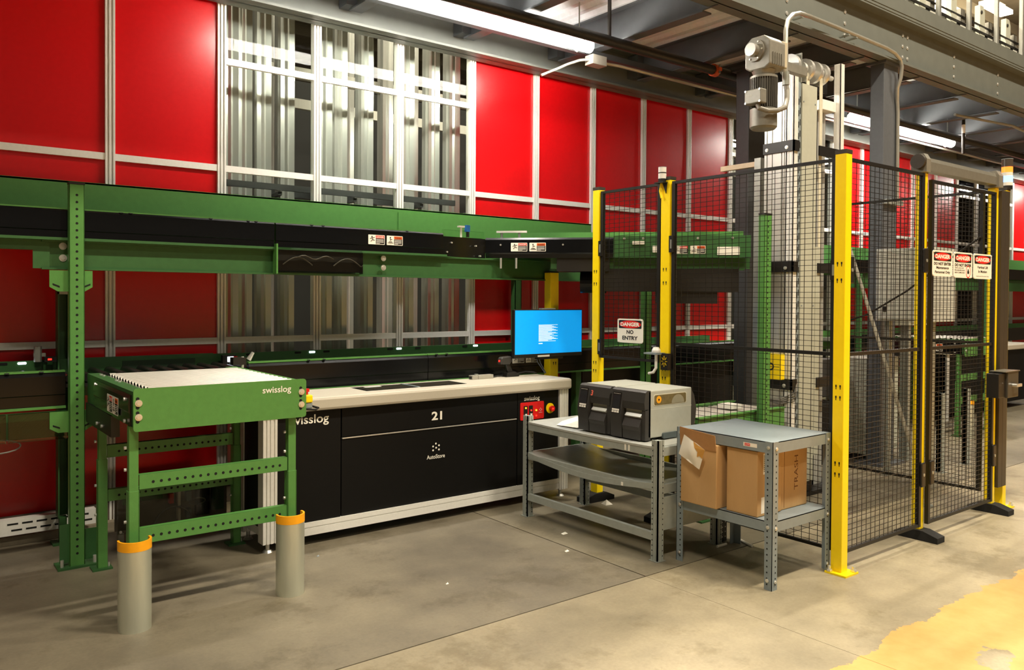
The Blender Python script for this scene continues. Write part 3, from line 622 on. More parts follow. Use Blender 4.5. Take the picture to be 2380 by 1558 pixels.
text('swisslog', SIGNW, ws, (3.717, yt, 0.748), FX, UP, w=0.145, h=0.03, bold=0.012)
for x in (2.83, 2.86, 3.47, 3.5): MB().disc((x, yt, 0.765), FY, 0.006, 8).build('screw_hole', HOLE, ws)
cp = MB().plate((3.607, yb, 0.607), FX, UP, 0.222, 0.128, 0.010, 0.004).build('control_panel', REDP, ws, label='red operator panel')
for x in (3.637, 3.686):
    MB().plate((x, yb - 0.004, 0.622), FX, UP, 0.036, 0.088, 0.003, 0.002).build('switch_bay', BLK, cp); MB().plate((x + 0.01, yb - 0.006, 0.632), FX, UP, 0.017, 0.02, 0, 0.005).build('key_switch', WHITE, cp)
for x, z, m in ((3.655, .695, LEDY), (3.705, .675, LEDR), (3.753, .672, LEDY), (3.753, .632, LEDR)): MB().cyl((x, yb - 0.006, z), (x, yb - 0.010, z), 0.006, 10).build('indicator', m, cp)
b = MB()
for dx, dz in ((0, .018), (.01, .009), (-.008, .009), (.002, 0)): b.disc((3.796 + dx, yb - 0.0045, 0.665 + dz), FY, 0.003, 8)
b.build('dot_emblem', SIGNW, cp); text('AutoStore', SIGNW, cp, (3.796, yb - 0.0043, 0.65), FX, UP, w=0.034)
MB().cyl((3.889, yb, 0.676), (3.889, yb - 0.006, 0.676), 0.038, 24).build('stop_backing', YEL, ws)
MB().cyl((3.889, yb - 0.006, 0.676), (3.889, yb - 0.022, 0.676), 0.014, 14).cyl((3.889, yb - 0.022, 0.676), (3.889, yb - 0.036, 0.676), 0.021, 18).build('stop_button', REDP, ws, smooth=True, label='red mushroom stop button')
MB().cyl((3.889, yb - 0.036, 0.676), (3.889, yb - 0.038, 0.676), 0.006, 10).build('stop_lamp', LEDR, ws)

# things on the worktop
t = thing('terminal_box', 'small grey connector box lying on the worktop left of the scanner', 'box', (3.5, 4.88, 0.892))
bx(3.38, 3.57, 4.82, 4.87, 0.893, 0.922).build('body', mat('box_silver', (176, 172, 162), 0.4, 0.3), t, bevel=0.002); bx(3.43, 3.432, 4.8195, 4.8705, 0.893, 0.9225).build('seam', BLK, t)
bx(3.375, 3.382, 4.83, 4.86, 0.897, 0.915).build('socket', BLK, t); MB().cyl((3.43, 4.845, 0.922), (3.43, 4.845, 0.93), 0.015, 10).build('knob', ZINC, t)
t = thing('barcode_scanner', 'black handheld barcode scanner standing in its cradle on the worktop', 'scanner', (3.75, 4.86, 0.892))
MB().prism([(3.70, 0.893), (3.82, 0.893), (3.83, 0.905), (3.79, 0.93), (3.71, 0.925)], 'y', 4.83, 4.90).build('cradle', BLK, t, bevel=0.003)
MB().prism([(3.735, 0.92), (3.785, 0.915), (3.75, 1.0), (3.70, 1.01)], 'y', 4.85, 4.88).build('grip', BLK, t, bevel=0.008)
MB().prism([(3.655, 0.99), (3.66, 1.035), (3.675, 1.045), (3.755, 1.05), (3.765, 1.01), (3.74, 0.985)], 'y', 4.84, 4.89).build('head', PRD, t, bevel=0.008)
bx(3.655, 3.66, 4.858, 4.872, 1.008, 1.022).build('red_window', LEDR, t)
tag(MB().tube([(3.58, 4.86, 0.898), (3.65, 4.87, 0.902), (3.72, 4.89, 0.90), (3.82, 4.885, 0.905), (3.93, 4.89, 0.92), (4.0, 4.87, 0.912), (4.05, 4.90, 0.899)], 0.006, 8).build('scanner_cable', CABLE), 'black cable trailing over the back of the worktop', 'cable')

# monitor on yellow post
t = thing('monitor_post', 'short yellow slotted post behind the workstation that carries the monitor', 'post', (4.27, 4.97, 0))
bx(4.222, 4.31, 4.935, 5.012, 0, 1.70).build('post', YEL, t, bevel=0.004); bx(4.222, 4.31, 4.935, 5.012, 1.70, 1.712).build('cap', BLK, t)
b = MB()
for z in (1.02, 0.965):
    for x in (4.258, 4.282): b.box(x - 0.004, x + 0.004, 4.9335, 4.935, z, z + 0.012); b.box(x - 0.002, x + 0.002, 4.9335, 4.935, z - 0.012, z)
b.build('keyhole_slots', HOLE, t, stuff=True)
bx(4.20, 4.33, 4.92, 5.03, 0, 0.008).build('base_plate', YEL, t)
mo = thing('monitor', 'flat computer monitor with a bright blue screen', 'monitor', (4.1, 4.80, 1.04))
bx(3.748, 4.447, 4.80, 4.832, 1.032, 1.405).build('bezel', BLK, mo, bevel=0.004)
bx(3.756, 4.439, 4.799, 4.8005, 1.062, 1.398).build('screen', SCREEN, mo, label='glowing blue screen')
bx(3.98, 4.10, 4.7985, 4.8, 1.036, 1.05).build('asset_sticker', PAPER, mo)
bx(4.02, 4.16, 4.80, 4.84, 1.405, 1.415).build('camera_strip', GREY, mo)
bx(4.15, 4.35, 4.832, 4.935, 1.15, 1.28).build('mount_arm', BLK, mo)
bx(4.0, 4.25, 4.81, 4.86, 1.015, 1.034).build('bottom_bracket', BLK, mo)
b = MB()
for i in range(24):
    w_ = 0.195 - 0.02 * ((i * 7) % 4) - (0.06 if i in (10, 15, 22) else 0); b.box(3.988, 3.988 + w_, 4.7985, 4.799, 1.283 - i * 0.0055, 1.286 - i * 0.0055)
b.build('text_lines', SCREENW, mo, stuff=True)
bx(3.988, 4.028, 4.7985, 4.799, 1.137, 1.144).build('button', SCREENW, mo)
tag(MB().tube([(4.0, 4.84, 1.04), (4.03, 4.86, 0.99), (4.08, 4.87, 0.94), (4.12, 4.88, 0.897)], 0.004, 6).tube([(4.02, 4.84, 1.04), (4.06, 4.86, 0.98), (4.14, 4.89, 0.897)], 0.004, 6).build('monitor_cable', mat('blue_grey_cable', (90, 100, 120), 0.5)), 'thin grey cables hanging from the monitor to the worktop', 'cable')

# ------------------------------------------------------------------ steel rack with the printers
rk = thing('steel_rack', 'low grey steel rack with sagging shelves that carries the two printers', 'shelf', (3.75, 3.7, 0))
RX0, RX1, RY0, RY1 = 3.44, 4.02, 3.075, 4.30
for x, sx in ((RX0, 1), (RX1 - 0.05, -1)):
    for y, sy in ((RY0, 1), (RY1 - 0.05, -1)):
        b = MB()
        for a, c in ((0, .012), (.019, .031), (.038, .05)):
            b.box(x + a, x + c, y, y + 0.008, 0.004, 0.69).box(x, x + 0.008, y + a, y + c, 0.004, 0.69)
        b.box(x + 0.004, x + 0.046, y + 0.004, y + 0.046, 0.004, 0.688)
        b.build('upright', SHELFG, rk)
        holes(rk, [(x + 0.041, y - 0.0006, 0.03 + 0.03 * i) for i in range(22)], FY, 0.004); holes(rk, [(x - 0.0006, y + (0.041 if sy > 0 else 0.009), 0.03 + 0.03 * i) for i in range(22)], (-1, 0, 0), 0.004)
        bx(x - 0.01, x + 0.06, y - 0.01, y + 0.06, 0, 0.004).build('foot_plate', ZINC, rk)
for nm, z in (('top', .645), ('mid', .43)):
    bx(RX0 + 0.004, RX0 + 0.024, RY0 + 0.05, RY1 - 0.05, z - 0.05 if nm == 'top' else z - 0.035, z).build('front_beam', SHELFG, rk)
    bx(RX1 - 0.024, RX1 - 0.004, RY0 + 0.05, RY1 - 0.05, z - 0.05, z).build('rear_beam', SHELFG, rk)
    for y in (RY0 + 0.012, RY1 - 0.032): bx(RX0 + 0.05, RX1 - 0.05, y, y + 0.02, z - 0.05, z).build('end_beam', SHELFG, rk)
bx(RX0 + 0.004, RX0 + 0.03, RY0 + 0.05, RY1 - 0.05, 0.115, 0.16).build('lower_beam', SHELFG, rk)
bx(RX1 - 0.03, RX1 - 0.004, RY0 + 0.05, RY1 - 0.05, 0.17, 0.235).build('lower_beam', SHELFG, rk)
for y in (RY0 + 0.012,): bx(RX0 + 0.05, RX1 - 0.05, y, y + 0.02, 0.17, 0.36).build('end_panel', SHELFG, rk)
def sag_shelf(z, s, m):
    n = 14; vs = []; fs = []
    for i in range(n + 1):
        y = RY0 + 0.03 + (RY1 - RY0 - 0.06) * i / n; dz = -s * math.sin(math.pi * i / n)
        for x in (RX0 + 0.002, RX1 - 0.002): vs += [(x, y, z + dz), (x, y, z + dz - (0.034 if s > 0.02 else 0.012))]
    for i in range(n):
        a = 4 * i; fs += [(a, a + 2, a + 6, a + 4), (a + 1, a + 5, a + 7, a + 3), (a, a + 4, a + 5, a + 1), (a + 2, a + 3, a + 7, a + 6)]
    fs += [(0, 1, 3, 2), (4 * n, 4 * n + 2, 4 * n + 3, 4 * n + 1)]
    return MB().add(vs, fs).build('shelf_board', m, rk)
sag_shelf(0.652, 0.006, mat('pale_board', (178, 180, 174), 0.45, 0.15)); sag_shelf(0.445, 0.045, SHELFG)
for y in (3.30, 3.33): bx(RX0 + 0.003, RX0 + 0.0038, y, y + 0.012, 0.60, 0.635).build('tape_scrap', PAPER, rk)
bx(RX0 - 0.0004, RX0 + 0.0022, 3.35, 3.365, 0.385, 0.405).build('tape_scrap', PAPER, rk)

def printer(label, y0, num, side):
    t = thing('label_printer', label, 'printer', (3.72, y0 + 0.14, 0.657), 'label printers on the steel rack')
    Z0 = 0.657; x0, x1, w = 3.54, 3.93, 0.272
    bx(x0, x1, y0, y0 + w, Z0 + 0.012, 0.95).build('metal_cover', PRG, t, bevel=0.006)
    bx(x0 + 0.02, x1, y0 - 0.0005, y0 + w + 0.0005, 0.838, 0.8395).build('hinge_seam', mat('seam_pale', (214, 214, 200), 0.5), t)
    MB().prism([(x1, 0.70), (x1, 0.944), (x1 + 0.03, 0.90), (x1 + 0.052, 0.82), (x1 + 0.045, 0.75), (x1 + 0.02, 0.70)], 'y', y0 + 0.005, y0 + w - 0.005).build('back_cover', PRD, t)
    fx = [(3.56, Z0), (3.502, Z0), (3.500, 0.72), (3.492, 0.80), (3.505, 0.88), (3.516, 0.94), (3.53, 0.9505), (3.56, 0.9505)]
    yc = y0 + 0.178                      # split between print mouth and control column
    MB().prism(fx, 'y', yc, y0 + w).build('control_column', PRD, t)
    MB().prism([(3.56, 0.84), (3.512, 0.835), (3.506, 0.88), (3.516, 0.94), (3.53, 0.9505), (3.56, 0.9505)], 'y', y0 + 0.0, yc).build('upper_front', PRD, t)
    MB().prism([(3.56, Z0), (3.502, Z0), (3.500, 0.71), (3.492, 0.735), (3.515, 0.785), (3.56, 0.785)], 'y', y0 + 0.03, yc - 0.01).build('label_chute', PRD, t)
    MB().prism([(3.56, Z0), (3.515, Z0), (3.515, 0.84), (3.56, 0.84)], 'y', y0, y0 + 0.028).build('corner_post', PRD, t)
    bx(3.545, 3.56, y0 + 0.028, yc, 0.78, 0.84).build('print_mouth', BLK, t)
    MB().prism([(3.512, 0.787), (3.505, 0.795), (3.52, 0.812), (3.53, 0.80)], 'y', y0 + 0.03, yc - 0.02).build('tear_bar', STEEL, t)
    xd = Vector((0, -1, 0)); ud = Vector((0.012, 0, 0.06)).normalized(); ud = Vector((0.16, 0, 0.987)); nd = xd.cross(ud)
    o = Vector((3.4925, y0 + w - 0.012, 0.80))
    MB().plate(o + ud * -0.0, xd, ud, 0.072, 0.128, 0.004, 0.002).build('control_panel', BLK, t)
    MB().plate(o + xd * 0.006 + ud * 0.028 + nd * 0.002, xd, ud, 0.06, 0.082, 0.002, 0.001).build('display', mat('dead_display', (44, 44, 48), 0.15), t)
    b = MB()
    for i in range(3): b.plate(o + xd * (0.006 + 0.021 * i) + ud * 0.003 + nd * 0.002, xd, ud, 0.017, 0.011, 0.001, 0.001)
    b.plate(o + xd * 0.006 + ud * 0.0165 + nd * 0.002, xd, ud, 0.06, 0.010, 0.001, 0.001).build('keypad', WHITE, t)
    b = MB()
    for i in range(5): b.plate(o + xd * (0.008 + 0.012 * i) + ud * 0.117 + nd * 0.002, xd, ud, 0.005, 0.003, 0, 0.0005)
    b.build('status_icons', WHITE, t)
    ux = Vector((0.2, 0, 0.98))
    if num: text(num, mat('coral_sticker', (236, 106, 84), 0.5), t, (3.5035, yc - 0.03, 0.885), xd, ux, h=0.032, bold=0.03, t=0.004)
    if side:
        MB().plate((3.585, y0 + 0.0, 0.858), FX, UP, 0.295, 0.068, 0.012, 0.0015).build('window_rim', mat('rim_pale', (204, 202, 184), 0.5), t)
        wdw = MB().plate((3.59, y0 - 0.0015, 0.862), FX, UP, 0.285, 0.060, 0.011, 0.001).build('side_window', mat('window_amber_dark', (98, 90, 62), 0.2, var=0.2, scale=40), t, label='clear window over the label roll')
        MB().cyl((3.628, y0 - 0.002, 0.894), (3.628, y0 - 0.004, 0.894), 0.022, 24).build('ribbon_spool', mat('spool_amber', (226, 158, 28), 0.5), t)
        MB().cyl((3.628, y0 - 0.004, 0.894), (3.628, y0 - 0.005, 0.894), 0.006, 12).build('spool_hub', BLK, t)
        b = MB().add([(3.80 + 0.058 * math.cos(R(a)), y0 - 0.0030, 0.864 + 0.052 * math.sin(R(a))) for a in range(0, 181, 15)], [tuple(range(13))]); b.build('label_roll', mat('roll_grey', (136, 132, 112), 0.5), t)
        MB().plate((3.66, y0, 0.658), FX, UP, 0.14, 0.034, 0.01, 0.012).build('side_handle', mat('slate_plastic', (74, 84, 86), 0.5), t)
    for y in (y0 + 0.03, y0 + w - 0.03):
        for x in (3.56, 3.9): MB().cyl((x, y, 0.645), (x, y, Z0 + 0.012), 0.012, 10).build('rubber_foot', RUB, t)
    return t
printer('grey label printer with a coral number 3, standing against the other one on its left', 3.537, '3', False)
printer('grey label printer with a side window showing an amber spool, nearest the cardboard boxes', 3.245, None, True)
pp = MB().add([(3.50, 4.02, 0.655), (3.52, 3.84, 0.657), (3.80, 3.83, 0.72), (3.72, 4.02, 0.70), (3.62, 4.1, 0.66), (3.50, 4.021, 0.6535), (3.52, 3.841, 0.6555), (3.80, 3.831, 0.7185), (3.72, 4.021, 0.6985), (3.62, 4.101, 0.6585)], [(0, 1, 2, 3, 4), (9, 8, 7, 6, 5), (0, 5, 6, 1), (1, 6, 7, 2), (2, 7, 8, 3), (3, 8, 9, 4), (4, 9, 5, 0)])
tag(pp.build('label_sheet', PAPER), 'white curled paper sheet lying behind the printers on the rack', 'paper')

# ------------------------------------------------------------------ grey table with boxes
tb = thing('steel_table', 'grey steel work table with punched angle legs standing in front of the fence', 'table', (3.86, 2.75, 0))
TX0, TX1, TY0, TY1 = 3.572, 4.105, 2.42, 3.045
for z0, z1, nm in ((0.705, 0.763, 'table_top'), (0.298, 0.353, 'lower_shelf')):
    b = bx(TX0, TX1, TY0, TY1, z1 - 0.004, z1)
    b.box(TX0, TX0 + 0.003, TY0, TY1, z0, z1).box(TX1 - 0.003, TX1, TY0, TY1, z0, z1).box(TX0, TX1, TY0, TY0 + 0.003, z0, z1).box(TX0, TX1, TY1 - 0.003, TY1, z0, z1)
    b.build(nm, GREY, tb)
for x, sx in ((TX0, 1), (TX1, -1)):
    for y, sy in ((TY0, 1), (TY1, -1)):
        def ang(w, o, za, zb):
            b = MB(); xa, xb = sorted((x - sx * o, x - sx * o + sx * w)); ya, yb_ = sorted((y - sy * o, y - sy * o + sy * w))
            xs = sorted((x - sx * o, x - sx * (o - 0.003))); ys = sorted((y - sy * o, y - sy * (o - 0.003)))
            return b.box(xs[0], xs[1], ya, yb_, za, zb).box(xa, xb, ys[0], ys[1], za, zb)
        ang(0.048, 0.004, 0.27, 0.765).build('upper_leg', GREY, tb); ang(0.046, 0.007 if False else 0.0035, 0.0, 0.272).build('lower_leg', GREY, tb)
        p1_ = [(x - sx * 0.0046, y + sy * 0.026, 0.03 + 0.0305 * i) for i in range(24)]; p2_ = [(x + sx * 0.026, y - sy * 0.0046, 0.03 + 0.0305 * i) for i in range(24)]
        if sx > 0: holes(tb, p1_, (-1, 0, 0), 0.0045)
        if sy > 0: holes(tb, p2_, FY, 0.0045)
        for z in (0.735, 0.325, 0.05):
            if sx > 0: bolt(tb, (x - 0.0045, y + sy * 0.022, z), (-1, 0, 0), 0.010, t=0.007)
            if sy > 0: bolt(tb, (x + sx * 0.024, y - 0.0045, z - 0.006), FY, 0.010, t=0.007)
MB().plate((TX0 - 0.0002, 2.60, 0.722), (0, -1, 0), UP, 0.085, 0.02, 0, 0.0005).build('maker_sticker', PAPER, tb)
MB().plate((TX0 - 0.0007, 2.592, 0.725), (0, -1, 0), UP, 0.034, 0.014, 0, 0.0004).build('sticker_red', SIGNR, tb)
text('ULINE', SIGNW, tb, (TX0 - 0.0012, 2.575, 0.729), (0, -1, 0), UP, w=0.03, h=0.007)

def carton(label, x0, x1, y0, y1, z0, z1, rz=0.0, tilt=0.0):
    t = thing('cardboard_box', label, 'box', (0, 0, 0), 'cardboard boxes on the lower shelf of the table')
    w, d, h = x1 - x0, y1 - y0, z1 - z0
    bx(-w / 2, w / 2, -d / 2, d / 2, 0, h).build('carton_body', CARD, t, bevel=0.004)
    t.location = ((x0 + x1) / 2, (y0 + y1) / 2, z0); t.rotation_euler = (tilt, 0, rz); return t, w, d, h
c1, w, d, h = carton('open tan cardboard box with a raised flap on the table shelf, leftmost', 3.545, 3.78, 2.752, 3.0, 0.354, 0.70)
# raised flap resting against the table edge
loc = c1.location.copy(); c1.location = (0, 0, 0)
MB().add([(-w / 2 - 0.006, d / 2, h - 0.03), (-w / 2 - 0.006, -d / 2, h - 0.03), (-w / 2 - 0.012, -d / 2 + 0.004, h + 0.055), (-w / 2 - 0.012, d / 2 - 0.0, h + 0.075), (-w / 2 - 0.002, d / 2, h - 0.03), (-w / 2 - 0.002, -d / 2, h - 0.03), (-w / 2 - 0.008, -d / 2 + 0.004, h + 0.055), (-w / 2 - 0.008, d / 2, h + 0.075)],
         [(0, 1, 2, 3), (7, 6, 5, 4), (0, 4, 5, 1), (1, 5, 6, 2), (2, 6, 7, 3), (3, 7, 4, 0)]).build('flap', mat('cardboard_inside', (160, 118, 72), 0.9, var=0.06), c1)
c1.location = loc
c2, w, d, h = carton('tall tan cardboard box with a white label near the front leg of the table', 3.585, 3.80, 2.52, 2.715, 0.354, 0.70)
loc = c2.location.copy(); c2.location = (0, 0, 0)
MB().plate((-w / 2 + 0.035, -d / 2, 0.015), FX, UP, 0.075, 0.085, 0, 0.0006).build('white_label', PAPER, c2); MB().plate((-w / 2 + 0.05, -d / 2, 0.22), FX, UP, 0.06, 0.11, 0, 0.0006).build('barcode_label', PAPER, c2)
b = MB()
for i in range(9): b.box(-w / 2 + 0.055, -w / 2 + 0.095, -d / 2 - 0.0008, -d / 2, 0.235 + i * 0.01, 0.239 + i * 0.01)
b.build('barcode', SIGNK, c2, stuff=True)
c2.location = loc
c3, w, d, h = carton('tan cardboard box with handwriting at the right end of the table shelf', 3.81, 4.06, 2.53, 2.78, 0.354, 0.70)
loc = c3.location.copy(); c3.location = (0, 0, 0)
text('TRASH', mat('marker_brown', (110, 70, 40), 0.8), c3, (-w / 2 + 0.16, -d / 2, 0.19), (0, 0, 1), (-1, 0, 0), w=0.19, h=0.035, name='handwriting')
for x in (0.03,): bx(-w / 2 + x, -w / 2 + x + 0.003, -d / 2 - 0.0006, -d / 2 + 0.01, 0.01, h - 0.01).build('corner_crease', mat('crease_brown', (120, 82, 44), 0.9), c3)
c3.location = loc
t = thing('padded_mailer', 'crumpled white padded envelope with a torn brown edge hanging from the open box', 'envelope', (3.52, 2.9, 0.66))
xd = Vector((0.0, -0.80, -0.36)).normalized(); ud = Vector((-0.08, -0.36, 0.90)).normalized(); nd = xd.cross(ud).normalized()
n = 10; vs = []; o = Vector((3.515, 2.99, 0.625)); fs = []
for sgn in (1, -1):
    for j in range(n + 1):
        for i in range(n + 1):
            u, v = i / n, j / n; bul = 0.012 * math.sin(math.pi * u) * math.sin(math.pi * v) + 0.003 * math.sin(9 * u + 5 * v) * (4 * u * (1 - u))
            vs.append(o + xd * (0.16 * u) + ud * (0.125 * v) + nd * (sgn * bul + 0.0))
for q in (0, 1):
    for j in range(n):
        for i in range(n):
            a = q * (n + 1) ** 2 + j * (n + 1) + i; f = (a, a + 1, a + n + 2, a + n + 1); fs.append(f if q == 0 else f[::-1])
MB().add(vs, fs).build('envelope_body', PAPER, t, smooth=True)
vs = []
pts = [(0.45, 1.0), (1.0, 1.0), (1.0, 0.55), (0.88, 0.6), (0.8, 0.5), (0.76, 0.72), (0.6, 0.8)]
cen = o
v0 = [o + xd * (0.16 * a) + ud * (0.125 * b_) + nd * (0.0012 + 0.0135 * math.sin(math.pi * a) * math.sin(math.pi * b_)) for a, b_ in pts]
MB().add(v0, [tuple(range(len(v0)))]).build('torn_brown_patch', mat('kraft_tear', (196, 146, 70), 0.9), t)

# ------------------------------------------------------------------ safety fence
ZF0, ZF1, ZFM = 0.095, 2.278, 1.195
FG = 'yellow posts of the safety fence'
def keyholes(t, pts, axis):
    if not pts: return
    b = MB()
    for x, y, z in pts:
        for d_ in (-0.012, 0.012):
            if axis == 'x': b.box(x - 0.0012, x, y + d_ - 0.004, y + d_ + 0.004, z, z + 0.012).box(x - 0.0012, x, y + d_ - 0.002, y + d_ + 0.002, z - 0.012, z)
            else: b.box(x + d_ - 0.004, x + d_ + 0.004, y - 0.0012, y, z, z + 0.012).box(x + d_ - 0.002, x + d_ + 0.002, y - 0.0012, y, z - 0.012, z)
    b.build('keyhole_slots', HOLE, t, stuff=True)
def fpost(label, x0, x1, y0, y1, top=2.29, foot='plate', kh='x', zs=(1.69, 1.60, 1.02, 0.96, 0.60, 0.54)):
    t = thing('fence_post', label, 'post', ((x0 + x1) / 2, (y0 + y1) / 2, 0), FG)
    z0 = 0.0 if foot == 'plate' else 0.06
    bx(x0, x1, y0, y1, z0, top).build('tube', YEL, t, bevel=0.003); bx(x0 - .001, x1 + .001, y0 - .001, y1 + .001, top, top + 0.022).build('cap', BROWN, t)
    if kh == 'x': keyholes(t, [(x0, (y0 + y1) / 2, z) for z in zs], 'x')
    else: keyholes(t, [((x0 + x1) / 2, y0, z) for z in zs], 'y')
    if foot == 'plate':
        bx(x0 - 0.035, x1 + 0.035, y0 - 0.045, y1 + 0.015, 0, 0.01).build('base_plate', YEL, t)
        for dx, dy in ((x0 - 0.02, y1 - 0.005), (x1 + 0.015, y0 - 0.028)): MB().cyl((dx, dy, 0.01), (dx, dy, 0.04), 0.009, 8).cyl((dx, dy, 0.012), (dx, dy, 0.022), 0.016, 6).build('anchor_bolt', STEEL, t)
    else:
        xc = (x0 + x1) / 2
        if foot == 'y': MB().prism([(y0 - 0.12, 0), (y1 + 0.10, 0), (y1 + 0.10, 0.03), (y1 + 0.02, 0.062), (y0 - 0.03, 0.062), (y0 - 0.12, 0.035)], 'x', x0 - 0.02, x1 + 0.02).build('rubber_foot', RUB, t)
        else: MB().prism([(x0 - 0.12, 0), (x1 + 0.10, 0), (x1 + 0.10, 0.03), (x1 + 0.02, 0.062), (x0 - 0.03, 0.062), (x0 - 0.12, 0.035)], 'y', y0 - 0.02, y1 + 0.02).build('rubber_foot', RUB, t)
    return t
fpost('stout yellow fence post at the near corner beside the grey table', 4.09, 4.15, 2.335, 2.40, foot='plate')
fpost('yellow fence post between the two front mesh panels', 5.09, 5.145, 2.392, 2.442, foot='y', kh='y', zs=())
fpost('yellow fence post carrying the lock box at the sliding door', 6.145, 6.20, 2.392, 2.442, foot='y', kh='y', zs=())
fpost('yellow end post of the fence under the lit signal tower', 6.345, 6.405, 2.395, 2.45, foot='plate', kh='y')
fpost('yellow fence post beside the small gate, under the white beacon', 4.12, 4.18, 3.60, 3.678, foot='x')
fpost('yellow fence post behind the monitor end of the workstation', 4.12, 4.18, 4.275, 4.342, foot='x')

def mesh_panel(label, axis, c, a0, a1, z0, z1, mid=None, fwid=0.026):
    """framed wire mesh panel lying in plane axis = c"""
    loc = ((c, (a0 + a1) / 2, z0) if axis == 'x' else ((a0 + a1) / 2, c, z0))
    t = thing('mesh_fence', label, 'fence',  loc, 'black mesh panels of the safety fence')
    def bb(b, u0, u1, d0, d1, w0, w1):
        return b.box(c + d0, c + d1, u0, u1, w0, w1) if axis == 'x' else b.box(u0, u1, c + d0, c + d1, w0, w1)
    for u0, u1 in ((a0, a0 + fwid), (a1 - fwid, a1)): bb(MB(), u0, u1, -0.012, 0.012, z0, z1).build('stile', BLK, t)
    for w0, w1 in ((z0, z0 + 0.018), (z1 - 0.018, z1)): bb(MB(), a0 + fwid, a1 - fwid, -0.010, 0.010, w0, w1).build('frame_rail', BLK, t)
    if mid: bb(MB(), a0 + fwid, a1 - fwid, -0.006, 0.010, mid - 0.01, mid + 0.01).build('middle_rail', BLK, t)
    b = MB(); r = 0.0013
    u = a0 + fwid + 0.02
    while u < a1 - fwid: bb(b, u - r, u + r, -r, r, z0, z1); u += 0.05
    z = z0 + 0.03
    while z < z1: bb(b, a0 + 0.002, a1 - 0.002, -3 * r, -r, z - r, z + r); z += 0.0305
    b.build('wire_mesh', WIRE, t, stuff=True)
    return t
sp1 = mesh_panel('tall black mesh fence section left of the corner post, before the lift mast', 'x', 4.14, 2.415, 3.59, ZF0 + 0.01, ZF1, ZFM)
sp2 = mesh_panel('short black mesh gate carrying the NO ENTRY sign', 'x', 4.14, 3.692, 4.268, 1.06, ZF1)
fp1 = mesh_panel('black mesh panel of the front fence right of the corner post', 'y', 2.372, 4.165, 5.04, ZF0, ZF1, ZFM)
fp2 = mesh_panel('black mesh sliding door carrying three white danger signs', 'y', 2.372, 5.135, 6.085, ZF0, ZF1 - 0.03, ZFM)
mesh_panel('black mesh panel on the far right side of the enclosure, seen through the front fence', 'x', 6.16, 2.47, 3.62, ZF0 + .04, ZF1, ZFM)
for pn, x, y, z in ((sp1, 4.128, 3.585, 1.86), (sp1, 4.128, 2.42, 1.66), (sp2, 4.128, 4.26, 1.86), (sp2, 4.128, 4.26, 1.14)):
    c = bx(x - 0.012, x, y - 0.018, y + 0.018, z - 0.055, z + 0.055).build('clip', BLK, pn); bx(x - 0.014, x - 0.012, y - 0.006, y + 0.006, z - 0.03, z + 0.03).build('clip_pin', ZINC, c)
for pn, x, y, z in ((fp1, 5.035, 2.355, 1.74), (fp1, 5.035, 2.355, 0.42), (fp2, 5.15, 2.355, 0.42), (fp1, 4.175, 2.355, 1.66), (fp2, 6.07, 2.355, 0.42)):
    c = bx(x - 0.025, x + 0.025, y - 0.014, y + 0.002, z - 0.075, z + 0.075).build('clip', BLK, pn, bevel=0.006); MB().cyl((x, y - 0.016, z), (x, y - 0.014, z), 0.01, 10).build('clip_pin', ZINC, c)

t = thing('door_jamb', 'dark bronze steel jamb between the two right-hand yellow posts', 'fence post', (6.23, 2.36, 0))
bx(6.205, 6.268, 2.372, 2.42, 0.17, 2.275).build('jamb_face', BROWN, t, bevel=0.002); bx(6.27, 6.342, 2.372, 2.42, 0.17, 2.275).build('jamb_face', BROWN, t, bevel=0.002)
t = thing('lock_box', 'black lock box with a key on the sliding door at waist height', 'lock', (6.08, 2.30, 0.83))
bx(5.93, 6.06, 2.27, 2.35, 0.835, 1.0).build('bolt_case', BLK, t, bevel=0.004)
MB().prism([(6.04, 0.83), (6.22, 0.83), (6.22, 1.01), (6.04, 1.01)], 'y', 2.255, 2.352).build('cover', mat('lock_dark_grey', (58, 56, 50), 0.45), t, bevel=0.005)
bx(5.99, 6.23, 2.25, 2.354, 1.008, 1.014).build('lid', mat('lock_lid', (96, 92, 82), 0.4), t)
MB().cyl((6.12, 2.255, 0.915), (6.12, 2.225, 0.915), 0.012, 10).build('key_barrel', STEEL, t); bx(6.115, 6.19, 2.222, 2.232, 0.905, 0.925).build('key', STEEL, t)
t = thing('sliding_rail', 'grey aluminium sliding door rail above the door panel', 'rail', (5.6, 2.40, 2.31))
MB().prism([(2.375, 2.305), (2.44, 2.305), (2.44, 2.36), (2.42, 2.385), (2.385, 2.385), (2.375, 2.36)], 'x', 5.11, 6.12).build('rail_profile', mat('rail_grey', (150, 148, 138), 0.35, 0.6), t)
MB().prism([(2.36, 2.29), (2.455, 2.29), (2.455, 2.37), (2.42, 2.405), (2.38, 2.405), (2.36, 2.37)], 'x', 5.055, 5.11).build('end_cap', mat('rail_cap', (116, 114, 106), 0.4), t); MB().prism([(2.36, 2.29), (2.455, 2.29), (2.455, 2.37), (2.42, 2.405), (2.38, 2.405), (2.36, 2.37)], 'x', 6.12, 6.19).build('end_cap', mat('rail_cap', (116, 114, 106), 0.4), t)
MB().cyl((5.055, 2.405, 2.355), (5.03, 2.405, 2.355), 0.045, 20).build('end_wheel', BROWN, t)

